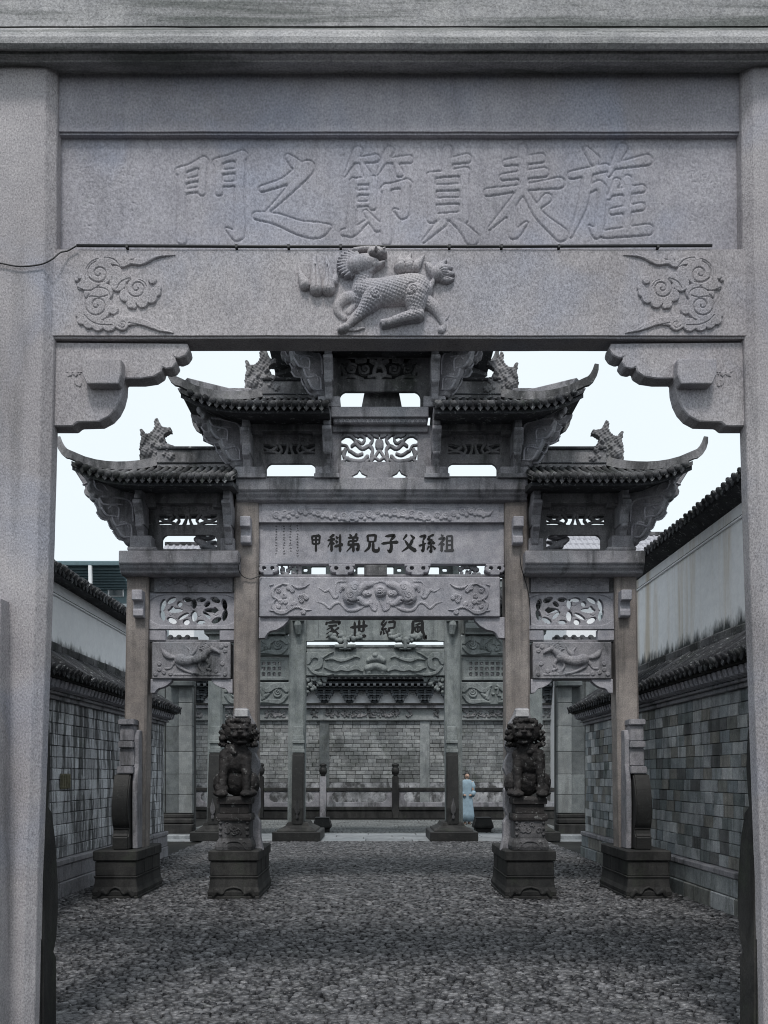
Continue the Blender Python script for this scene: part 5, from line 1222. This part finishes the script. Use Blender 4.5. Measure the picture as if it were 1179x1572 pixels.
def bf(L, rad, **kw): r.cap(L, rad, **kw); r.cap([(1152-x, y) for x, y in L], rad, **kw)
D = dict(flat=1.7, edge=.9)
bf([(473,1018),(478,1008),(486,1006),(492,1012),(490,1022),(482,1026)], [3,5,5,4,5,4], **D); bf([(474,1024),(484,1033),(500,1036),(512,1035)], [2.5,3,2.5,1], **D); bf([(492,1012),(505,1004),(512,1001)], [2,1.6,1], **D)
bf([(500,1013),(512,1011),(522,1014),(534,1012),(545,1008),(552,1010)], [1.2,2.6,3,2.6,2,1], **D); bf([(498,1025),(508,1027),(516,1030),(524,1026),(534,1029),(546,1025),(556,1030)], [1,3.4,2,4,2.6,4,2], **D)
for x in (508, 524, 534, 546): bf([(x, 1024)], [3.2], **D)
r.cap([(567,1014),(578,1011),(588,1014)], [5,7,5], k=.8); r.cap([(565,1026),(577,1022),(589,1027)], [6,6,6], k=.7); r.cap([(566,1032)], 4, k=.7); r.cap([(588,1032)], 4, k=.7); r.cap([(576,1007)], 5, k=1, base=2)
r.cap([(562,1036),(594,1036)], 1.5, flat=3)
for x_ in (482, 670): r.groove(spiral(x_, 1014, .5, 5, 1.6, 0, 16), .5, 1.2, False)
r.H *= 1.7; r.rough(.08); r.build('lion_cloud_relief', M['far'], gf, YG+.0205, sink=.004)
ef('thin_rail', M['far'], 470, 683, 996, 1000, YG+.1, YG+.3, mir=False); ef('thin_rail', M['far'], 470, 683, 990.5, 993, YG+.12, YG+.25, mir=False, bevel=.004)
def flower_block(xc, yc_, R_, seedv, parent=gf):
    r = Relief(xc-30, xc+30, yc_-14, yc_+18, .7); rs = random.Random(seedv)
    for i in range(44):
        t = rs.uniform(-1, 1); x = xc+t*24; y = yc_-2+abs(t)*-6+rs.uniform(-5, 6)*(1-abs(t)*.5); r.cap([(x, y)], rs.uniform(2, 4), k=.9)
    r.cap([(xc-14, yc_+9), (xc+14, yc_+9)], 3.2, flat=4, smooth=False); r.cap([(xc, yc_), (xc, yc_+12)], 3, flat=6, smooth=False); r.cap([(xc-8, yc_+13), (xc+8, yc_+13)], 1.6, flat=3, smooth=False)
    return r.build('bracket_block', M['far'], parent, YG-.02, back=YG+.2)
flower_block(530, 983, 1, 2); flower_block(622, 983, 1, 3)
r = Relief(470, 502, 1037, 1068, .6); rs = random.Random(4)
for i in range(46):
    t = rs.random(); x = 471+t*30; r.cap([(x, 1039+rs.uniform(0, 1)*(26-t*20))], rs.uniform(1.6, 3.2), k=.9)
o = r.build('carved_corbel', M['far'], gf, YG+.1, back=YG+.24); mirror(o, XG)
o = MB().tube([W(457, 951, YG-.1), W(457, 960, YG-.14), W(458, 972, YG-.1), W(457, 976, YG-.02)], [.08, .1, .07, .03], 8).build('wall_bracket', M['far'], gf); mirror(o, XG)
o = box('wall_bracket', M['far'], gf, wx(448, YG-.2), wx(466, YG-.2), YG-.2, YG, wz(953, YG-.2), wz(944, YG-.2)); mirror(o, XG)
# side bays
for y0_, y1_, kind in ((948, 973, 0), (975, 1006, 1), (1047, 1082, 2)):
    if kind == 0: ef('frieze_slab', M['far'], 340, 446, 948, 973, YG+.12, YG+.3)
    else:
        ef('relief_beam', M['far'], 340, 446, y0_, y1_, YG+.03, YG+.33, bevel=.02)
        r = Relief(344, 443, y0_+.5, y1_-.5, .6); rs = random.Random(50+kind); h = y1_-y0_; ym = (y0_+y1_)/2
        for s_ in (0, 1):
            q = lambda x: x if s_ == 0 else 787-x
            L = [(q(440), ym-h*.1), (q(432), ym-h*.34), (q(420), ym-h*.30), (q(410), ym-h*.12), (q(398), ym-h*.34)]; r.cap(L, [3, 4.5, 5, 4, 1.4], **D)
            L = [(q(440), ym+h*.1), (q(430), ym+h*.36), (q(412), ym+h*.34), (q(400), ym+h*.40)]; r.cap(L, [3, 4, 3.4, 1], **D); r.cap([(q(426), ym)], 7, **D)
            r.groove(spiral(q(427), ym-2, .6, 6, 1.6, 0, 16), .55, 1.2, False)
        for i in range(16): x = 360+i*3.6+rs.uniform(-2, 2); r.cap([(x, ym+rs.uniform(-h*.28, h*.28)), (x+rs.uniform(-5, 5), ym+rs.uniform(-h*.3, h*.3))], rs.uniform(1.2, 2.8), k=.7)
        r.H *= 1.6; r.rough(.08); o = r.build('flower_relief', M['far'], gf, YG+.0305, sink=.004); mirror(o, XG)
r = Relief(340, 446, 1009, 1044, .7); r.plane(0); fr = ((r.X > 348) & (r.X < 437) & (r.Y > 1014) & (r.Y < 1040)); r.H = np.where(fr, -1.0, r.H)
for i in range(10):
    for j in range(3):
        x, y = 354.5+i*8.3, 1018.5+j*8.2; r.H = np.where((np.abs(r.X-x) < 2.3) & (np.abs(r.Y-y) < 2.3), -1e3, r.H)
o = r.build('lattice_panel', M['far'], gf, YG+.12, back=YG+.24); mirror(o, XG)
# upper storeys
def capf(x0_, x1_, y0_, y1_, mir=True):
    Yf = YG-.25; zt_, zb_ = wz(y0_, Yf), wz(y1_, Yf); h = zt_-zb_
    o = MB().prism([(Yf, zt_), (Yf, zt_-h*.5), (Yf+.04, zt_-h*.6), (Yf+.12, zt_-h*.85), (Yf+.12, zb_), (YG+.55, zb_), (YG+.65, zt_-h*.5), (YG+.65, zt_)], wx(x0_, Yf), wx(x1_, Yf), 'X').build('cap_beam', M['far'], gf, .01)
    if mir: mirror(o, XG)
capf(438, 714, 898, 914, False); capf(312, 437, 956, 972)
for xc, y0_, y1_ in ((330, 926, 956), (428, 926, 956), (452, 840, 898), (505, 840, 898)): ef('bracket_post', M['far'], xc-5, xc+5, y0_, y1_, YG-.2, YG+.3)
def pf(x0_, x1_, y0_, y1_, cut, mir):
    r = Relief(x0_, x1_, y0_, y1_, .8); r.plane(0)
    for a, b, c, d in cut: r.H = np.where((r.X > a) & (r.X < b) & (r.Y > c) & (r.Y < d), -1e3, r.H)
    o = r.build('pierced_panel', M['far'], gf, YG+.1, back=YG+.22)
    if mir: mirror(o, XG)
pf(332, 428, 926, 956, [(345, 415, 942, 955), (352, 372, 930, 936), (388, 408, 930, 936)], True)
pf(448, 704, 840, 898, [(478, 504, 870, 890), (549, 604, 870, 890), (648, 674, 870, 890), (466, 472, 872, 877), (610, 616, 872, 877), (540, 545, 872, 877), (680, 686, 872, 877), (520, 632, 846, 858)], False)
arch_roof(gf, wx(438, 21.1), wx(352, 22.0), wx(268, 21.1), 22.0, .95, wz(922, 21.1), wz(905, 22.0), .28, M['tile'], M['far'], XG, pitch=.17, detail=False)
arch_roof(gf, XG, wx(480, 22.0), wx(412, 21.1), 22.0, .95, wz(834, 21.1), wz(815, 22.0), .28, M['tile'], M['far'], XG, pitch=.17, detail=False)
# feet
def foot(xa, xb, mat_s, parent=gf):
    cxf = (wx(xa, 21.1)+wx(xb, 21.1))/2; hw = (wx(xb, 21.1)-wx(xa, 21.1))/2
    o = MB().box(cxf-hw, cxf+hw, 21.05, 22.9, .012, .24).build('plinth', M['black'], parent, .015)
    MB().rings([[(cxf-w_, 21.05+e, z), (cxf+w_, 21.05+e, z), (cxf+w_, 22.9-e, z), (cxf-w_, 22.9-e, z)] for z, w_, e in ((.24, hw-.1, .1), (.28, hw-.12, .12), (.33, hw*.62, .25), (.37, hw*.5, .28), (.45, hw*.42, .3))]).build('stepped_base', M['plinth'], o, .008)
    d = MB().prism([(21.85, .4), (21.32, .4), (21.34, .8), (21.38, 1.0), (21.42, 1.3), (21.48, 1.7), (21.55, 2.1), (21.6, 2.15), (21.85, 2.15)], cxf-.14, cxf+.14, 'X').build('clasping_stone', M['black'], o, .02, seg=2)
    m = MB()
    for z0_, z1_, y_, i in ((2.15, 2.25, 21.58, .0), (2.25, 2.38, 21.64, .02), (2.38, 2.46, 21.6, .0), (2.46, 2.58, 21.64, .02), (2.58, 2.8, 21.66, .03)): m.box(cxf-.15+i, cxf+.15-i, y_, 21.82, z0_, z1_)
    m.build('stepped_head', M['far'], o, .01); 
    r_ = MB().rings([[(cxf-w_, 21.30, z), (cxf, 21.27, z), (cxf+w_, 21.30, z), (cxf, 21.33, z)] for z, w_ in ((.55, .03), (.6, .035), (.64, .02), (.70, .05), (.78, .065), (.86, .05), (.95, .02), (1.05, .005))]); r_.build('drum_carving', M['drum'], o)
    mirror_tree(o, XG)
foot(418, 492, M['black']); foot(292, 356, M['black'])
for x0_, x1_, lab in ((480, 508, 'squat black flared stone block behind the left foot of the far archway'), (728, 758, 'squat black flared stone block right of the right foot of the far archway')):
    a, b = wx(x0_, 24.4), wx(x1_, 24.4); c = (a+b)/2; h_ = (b-a)/2
    o = MB().rings([[(c-h_*k_, 24.4-.0+(1-k_)*.2, z), (c+h_*k_, 24.4+(1-k_)*.2, z), (c+h_*k_, 25.0-(1-k_)*.2, z), (c-h_*k_, 25.0-(1-k_)*.2, z)] for z, k_ in ((0, .78), (.1, .8), (.14, 1.0), (.2, 1.0), (.38, .78), (.42, .80))]).build('stone_block', M['black'], None, .008)
    tag(o, lab, 'stone block', 'black blocks beyond the far archway')

# ------------------------------------------------------------------ flanking ashlar walls beside the far archway
for s in (-1, 1):
    X = lambda px: wx(px, 22.6) if s < 0 else 2*XG-wx(px, 22.6)
    fw = thing('ashlar_wall', ((X(235)+X(296))/2, 22.8, 0), ('left' if s < 0 else 'right')+' flanking wall of grey ashlar with a pale pilaster beside the far archway', 'wall')
    M.setdefault('ashlar', stone('grey_ashlar', (.10,.11,.112), (.165,.18,.182), stain_amt=.55, stain_at=(.45,.66), streak=(3,3,.8), grain=40, grain_amt=.2, objrand=.2, moss=.3))
    M.setdefault('ashlar_pale', stone('pale_ashlar', (.19,.205,.205), (.27,.285,.285), stain_amt=.4, grain=40, grain_amt=.2, objrand=.12))
    box('wall_core', M['mortar'], fw, X(120), X(295), 22.65, 23.1, 0, 4.85, 0)
    z = .62; i = 0
    for z1 in (1.1, 1.62, 2.2, 2.85, 3.45, 4.0, 4.55):
        box('pilaster_block', M['ashlar_pale'], fw, X(275.5), X(296.5), 22.5, 22.7, z+.006, z1, .012)
        for a, b in ((254, 275), (225, 253.5), (196, 224.5), (165, 195.5), (135, 164.5)):
            box('ashlar_block', M['ashlar'], fw, X(a+.3), X(b-.3), 22.6, 22.7, z+.006, z1, .008)
        z = z1
    box('plinth', M['plinth'], fw, X(120), X(300), 22.2, 22.64, 0, .36, .02); box('plinth_moulding', M['plinth'], fw, X(120), X(299), 22.3, 22.64, .364, .5, .03); box('plinth_moulding', M['plinth'], fw, X(120), X(298), 22.4, 22.64, .504, .61, .02)
    box('cap_stone', M['ashlar'], fw, X(262), X(300), 22.3, 22.7, wz(1053, 22.3), wz(1045, 22.3), .02)
    box('step', M['slab'], fw, X(120), X(302), 21.75, 22.2, 0, .12, .02)
    bed = MB().prism([(22.3, 4.85), (22.3, 4.9), (22.9, 5.2), (23.5, 4.9), (23.5, 4.85)], min(X(120), X(300)), max(X(120), X(300)), 'X').build('roof', M['tile'], fw)
    tm = tube_tile(.66, .07, 'cover_tile'); tm.materials.append(M['tile'])
    a, b = sorted((X(120), X(300))); n = int((b-a)/.22)
    for k in range(n):
        o = bpy.data.objects.new('cover_tile', tm); link(o, bed, (a+(k+.5)*.22, 22.9, 5.2)); o.rotation_euler = (0, math.atan2(.3, .6), -math.pi/2)

# ------------------------------------------------------------------ screen wall at the end
YS = 36.0
sw = thing('screen_wall', (0, 36.3, 0), 'broad brick screen wall closing the lane, with dark bracketed eaves over a white band', 'wall')
XA, XB = -9.6, 9.8
box('wall_core', M['mortar'], sw, XA, XB, YS+.04, YS+.7, 0, 5.6, 0)
box('footing_plaster', M['plaster_soot'], sw, XA, XB, YS-.01, YS+.035, 0, 1.30, .0)
zt_ = wz(1106, YS); bw, bh = .36, .158; spots = []; rs = random.Random(77)
nr = int((zt_-1.30)/bh)+1
for r_ in range(nr):
    x = XA+(bw/2 if r_ % 2 else 0)
    while x < XB-.1: L = bw*rs.uniform(.85, 1.12); spots.append((x, 1.305+r_*bh, min(L, XB-x))); x += L
cen = sorted([q for q in spots], key=lambda q: abs(q[0]-.2)+abs(q[1]-2.2)*.6)[:300]; cs_ = set(cen); pm_ = []
for _ in range(4):
    bm = bmesh.new(); c = bmesh.ops.create_cube(bm, size=1)['verts']
    for v in c: v.co = Vector((v.co.x*.985, v.co.y*.06, v.co.z*(bh-.014)))
    bmesh.ops.bevel(bm, geom=list(bm.edges), offset=.008, segments=1, affect='EDGES')
    for v in bm.verts: v.co += Vector((rs.uniform(-.006, .006), rs.uniform(-.003, .003), rs.uniform(-.004, .004)))
    me = bpy.data.meshes.new('brick'); bm.to_mesh(me); bm.free(); me.materials.append(M['brick_f']); pm_.append(me)
for (x, z, L) in cen:
    o = bpy.data.objects.new('brick', rs.choice(pm_)); link(o, sw, (x+L/2, YS+.02+rs.uniform(-.012, .008), z+bh/2)); o.scale = (L-.01, 1, 1)
m = MB()
for q in spots:
    if q not in cs_: e = rs.uniform(-.012, .006); m.box(q[0]+.006, q[0]+q[2]-.006, YS-.01+e, YS+.05, q[1]+.007, q[1]+bh-.007)
tag(m.build('brick', brick_stuff(M['brick_f']), sw), None, None, None, 'stuff')
for px_ in (652, 652-154, 652+154):
    box('pilaster', M['ashlar_pale'] if px_ == 652 else M['ashlar'], sw, wx(px_-7.5, YS), wx(px_+7.5, YS), YS-.06, YS+.02, .0, zt_-.02, .015)
box('ledge', M['ashlar_pale'], sw, XA, XB, YS-.14, YS+.04, wz(1106, YS-.14), wz(1103.5, YS-.14), .01)
box('frieze_back', M['ashlar_pale'], sw, XA, XB, YS-.02, YS+.04, wz(1103.5, YS), wz(1087.5, YS), .0)
box('ledge', M['mid'], sw, XA, XB, YS-.2, YS+.04, wz(1087, YS-.2), wz(1080.5, YS-.2), .015); box('ledge', M['plinth'], sw, XA, XB, YS-.26, YS+.04, wz(1082, YS-.26), wz(1079, YS-.26), .01)
def frieze(pa, pb):
    r = Relief(pa, pb, 1087.5, 1103.5, .8); rs = random.Random(int(pa)); n = int((pb-pa)/3.2)
    for i in range(n*7): r.cap([(pa+2+rs.random()*(pb-pa-4), 1090+rs.random()*11)], rs.uniform(.9, 2.0), k=1)
    r.build('frieze_carving', M['midtop'], sw, YS-.03, sink=.05)
for a, b in ((236, 312), (330, 398), (404, 440), (476, 490), (497, 615), (622, 634), (664, 676), (684, 700), (708, 800), (820, 910)): frieze(a, b)
box('white_band', M['plaster'], sw, XA, XB, YS-.0, YS+.03, wz(1079, YS), wz(1040, YS), .0)
# bracket sets under the eaves
def bracket_set(px_):
    x = wx(px_, YS-.3); u_ = (YS-.3)/F; o = None
    rr_ = [(1080, 1.6, .12), (1076, 5, .16), (1072.5, 7.5, .28), (1069, 10.5, .32), (1065.5, 13, .36), (1062, 14.5, .4)]
    for k, (py, hw, dep) in enumerate(rr_):
        z = wz(py, YS); m = MB().box(x-hw*u_, x+hw*u_, YS-dep, YS+.02, z-.07, z-.0)
        for s in ((-1, 1) if k > 0 else ()): m.box(x+s*hw*u_*.82-.05, x+s*hw*u_*.82+.05, YS-dep-.03, YS-dep+.1, z-.10, z+.03)
        m.box(x-.05, x+.05, YS-dep-.08, YS+.01, z-.09, z+.03)
        c = m.build('bracket_set' if o is None else 'bracket_arm', M['wood'] if k % 2 else M['woodl'], sw if o is None else o, .006)
        o = o or c
for k in range(-8, 9): bracket_set(575+38.6*k)
box('eave_beam', M['wood'], sw, XA, XB, YS-.4, YS+.02, wz(1061, YS), wz(1056, YS), .01)
for k in range(-32, 33):
    x = wx(575+9.65*k, YS-.6); MB().box(x-.055, x+.055, YS-.66, YS, 5.2, 5.3).build('rafter', M['woodl'], sw, .004)
box('eave_beam', M['wood'], sw, XA, XB, YS-.52, YS+.02, wz(1052, YS)-.0, wz(1048, YS), .01)
box('eave_beam', M['wood'], sw, XA, XB, YS-.56, YS+.02, wz(1056, YS)-.02, wz(1053, YS)-.06, .01)
bed = MB().prism([(YS-.72, 5.46), (YS-.72, 5.54), (YS+.35, 6.35), (YS+1.6, 5.5), (YS+1.6, 5.42)], XA-.4, XB+.4, 'X').build('roof', M['tile'], sw)
tm = tube_tile(1.36, .085, 'cover_tile'); tm.materials.append(M['tile'])
for k in range(int((XB-XA+.8)/.26)):
    o = bpy.data.objects.new('cover_tile', tm); link(o, bed, (XA-.4+(k+.5)*.26, YS+.35, 6.35)); o.rotation_euler = (0, math.atan2(.81, 1.07), -math.pi/2)
box('ridge', M['tilew'], bed, XA-.4, XB+.4, YS+.22, YS+.48, 6.33, 6.97, .02)

# ------------------------------------------------------------------ balustrade
YBA = 32.6
ba = thing('stone_balustrade', (0, YBA, 0), 'dark stone balustrade with tall capped posts before the screen wall', 'balustrade')
posts = [72, 184, 295, 400, 496, 607, 702, 826, 937, 1050]
for p_ in posts:
    x = wx(p_, YBA); h = .12
    o = MB().box(x-h, x+h, YBA-h, YBA+h, 0, 1.55).build('post', M['plinth'] if p_ in (400, 607) else M['mid'], ba, .015)
    MB().rings([[(x+math.cos(a)*r_, YBA+math.sin(a)*r_, z) for a in np.linspace(0, 2*math.pi, 9)[:-1]] for z, r_ in ((1.55, .1), (1.6, .07), (1.66, .13), (1.76, .15), (1.86, .13), (1.9, .09), (1.96, .14), (2.02, .12), (2.05, .03))]).build('post_finial', M['black'], o, 0, smooth=True)
for a, b in zip(posts[:-1], posts[1:]):
    x0_, x1_ = wx(a, YBA)+.125, wx(b, YBA)-.125
    box('top_rail', M['plinth'], ba, x0_, x1_, YBA-.09, YBA+.09, 1.0, 1.14, .02)
    r = Relief(CXP+x0_*F/YBA, CXP+x1_*F/YBA, CYP-(1.0-EYE)*F/YBA, CYP-(.42-EYE)*F/YBA, .7); r.plane(0)
    xm = (r.x[0]+r.x[-1])/2; hw = (r.x[-1]-r.x[0])/2-9; ym = r.y[0]+9
    d = np.hypot(np.clip(np.abs(r.X-xm)-hw+6, 0, None), np.clip(np.abs(r.Y-ym)-1.0, 0, None)); r.H = np.where(d < 6.2, -1e3, r.H)
    r.build('pierced_panel', M['mid'], ba, YBA-.05, back=YBA+.05)
    box('bottom_rail', M['plinth'], ba, x0_, x1_, YBA-.1, YBA+.1, .30, .43, .015); box('base_panel', M['plinth'], ba, x0_, x1_, YBA-.06, YBA+.06, .0, .30, .01)
# ------------------------------------------------------------------ person in pale blue
pt = thing('person', (wx(717, 28.6), 28.6, 0), 'person with dark hair in a long pale blue gown near the far archway', 'person')
px0 = wx(717, 28.6)
def P3(x, y, z): return (px0+x, 28.6+y, z)
ps = [('e', P3(0, 0, 1.585), (.075, .09, .105)), ('c', P3(0, 0, 1.38), P3(0, 0, 1.5), .055, .05), ('e', P3(0, 0, 1.25), (.17, .1, .2)), ('e', P3(0, 0, .95), (.15, .1, .22)), ('e', P3(0, -.09, 1.57), (.015, .02, .025))]
for s in (-1, 1):
    ps += [('c', P3(s*.17, 0, 1.36), P3(s*.2, -.02, 1.08), .05, .04), ('c', P3(s*.2, -.02, 1.08), P3(s*.12, -.13, .95), .038, .03), ('e', P3(s*.09, -.15, .95), (.04, .03, .035)), ('c', P3(s*.08, 0, .9), P3(s*.07, 0, .08), .075, .045), ('e', P3(s*.07, -.05, .04), (.045, .11, .04))]
    for q in range(4): ps.append(('c', P3(s*.07, -.165, .965-.012*q), P3(s*.04, -.175, .955-.013*q), .009, .007))
remesh_blob('body', ps, .014, M['skin'], pt, 1)
rings = []
for z, rx_, ry_ in ((.10, .26, .2), (.35, .23, .18), (.7, .19, .15), (1.0, .16, .125), (1.15, .155, .12), (1.32, .19, .125), (1.42, .15, .1), (1.46, .08, .07)):
    rings.append([P3(math.cos(a)*rx_*(1+.05*math.sin(7*a)), math.sin(a)*ry_*(1+.05*math.sin(7*a)), z) for a in np.linspace(0, 2*math.pi, 29)[:-1]])
MB().rings(rings).build('gown', M['dress'], pt, smooth=True)
for s in (-1, 1): MB().tube([P3(s*.15, 0, 1.38), P3(s*.21, 0, 1.22), P3(s*.22, -.03, 1.05), P3(s*.14, -.13, .95)], [.07, .075, .08, .09], 10).build('sleeve', M['dress'], pt, smooth=True)
remesh_blob('hair', [('e', P3(0, .02, 1.63), (.088, .095, .085)), ('e', P3(0, .07, 1.53), (.08, .05, .13)), ('e', P3(0, .03, 1.73), (.04, .04, .035))], .01, M['hair'], pt, 1)

# ------------------------------------------------------------------ houses behind the walls
def house(name, label, x0, x1, y0, y1, zw, zr, wall, roof, pitch, seedv=0):
    t = thing(name, ((x0+x1)/2, (y0+y1)/2, 0), label, 'house')
    box('wall', wall, t, x0, x1, y0, y1, 0, zw, .02); ym = (y0+y1)/2
    bed = MB().prism([(y0-.6, zw), (y0-.6, zw+.1), (ym, zr), (y1+.6, zw+.1), (y1+.6, zw)], x0-.4, x1+.4, 'X').build('roof', roof, t)
    L = math.hypot(ym-y0+.6, zr-zw-.1); tm = tube_tile(L, pitch*.3, 'cover_tile'); tm.materials.append(roof)
    for k in range(int((x1-x0+.8)/pitch)):
        o = bpy.data.objects.new('cover_tile', tm); link(o, bed, (x0-.4+(k+.5)*pitch, ym, zr-.03)); o.rotation_euler = (0, math.atan2(zr-zw-.1, ym-y0+.6), -math.pi/2)
    for k in range(1, 9):      # courses across the slope
        f_ = k/9; MB().box(x0-.38, x1+.38, ym-(ym-y0+.6)*f_-.03, ym-(ym-y0+.6)*f_+.03, zr-(zr-zw-.1)*f_-.02, zr-(zr-zw-.1)*f_+.045).build('tile_course', roof, bed)
    box('ridge', M['tilew'], bed, x0-.4, x1+.4, ym-.12, ym+.12, zr-.05, zr+.12, .03)
    for wx_ in np.arange(x0+1.2, x1-1, 2.6):
        wn = box('window', M['metal_pale'], t, wx_, wx_+1.1, y0-.04, y0+.02, zw-2.2, zw-.9, .01)
        box('pane', M['glass'], wn, wx_+.08, wx_+.5, y0-.055, y0-.041, zw-2.1, zw-1.0, 0); box('pane', M['glass'], wn, wx_+.6, wx_+1.02, y0-.055, y0-.041, zw-2.1, zw-1.0, 0)
    return t
house('tiled_house', 'white house with a pale grey tiled roof rising behind the right wall', 7.2, 13.2, 33, 41, 8.6, 12.0-.3, M['plaster'], M['roofgrey'], .24)
house('tiled_house', 'white house with a pale grey tiled roof glimpsed through the left side bay', -9.6, -7.8, 38, 46, 9.4, 12.6, M['plaster'], M['roofgrey'], .3)
th = thing('metal_roofed_building', (-13, 30, 0), 'teal-grey building with a ribbed metal canopy and gutter behind the left white wall', 'building')
box('wall', M['metal_pale'], th, -18, -7.95, 27.2, 34, 0, 8.0, .0)
MB().prism([(25.9, wz(864, 25.9)), (25.9, wz(861, 25.9)), (34, 9.0), (34, 8.85)], -18, -7.4, 'X').build('roof', M['metal'], th)
box('gutter', M['metal'], th, -18, -7.4, 25.78, 25.92, wz(868, 25.8), wz(861.5, 25.8), .015)
for k in range(9): box('roof_rib', M['metal'], th, -18, -7.5, 26.05+.13*k, 26.10+.13*k, wz(869, 26)-.10+.0*k-.055*k, wz(867, 26)-.03-.055*k, .006)
box('soffit', M['metal'], th, -18, -7.5, 27.12, 27.18, 6.9, 7.8, .0)
MB().tube([(wx(138, 25.8), 25.82, wz(868, 25.8)), (wx(138, 25.8), 25.84, wz(885, 25.8)), (wx(138, 25.8), 25.9, 3)], .06, 8).build('downpipe', M['plaster'], th)
for k in range(3):
    wn = box('window', M['plaster'], th, wx(166+k*-40, 27.1), wx(190+k*-40, 27.1), 27.05, 27.2, wz(916, 27.1), wz(898, 27.1), .01)
    box('pane', M['glass'], wn, wx(168+k*-40, 27.04), wx(188+k*-40, 27.04), 27.03, 27.049, wz(915, 27.1), wz(903, 27.1), 0)
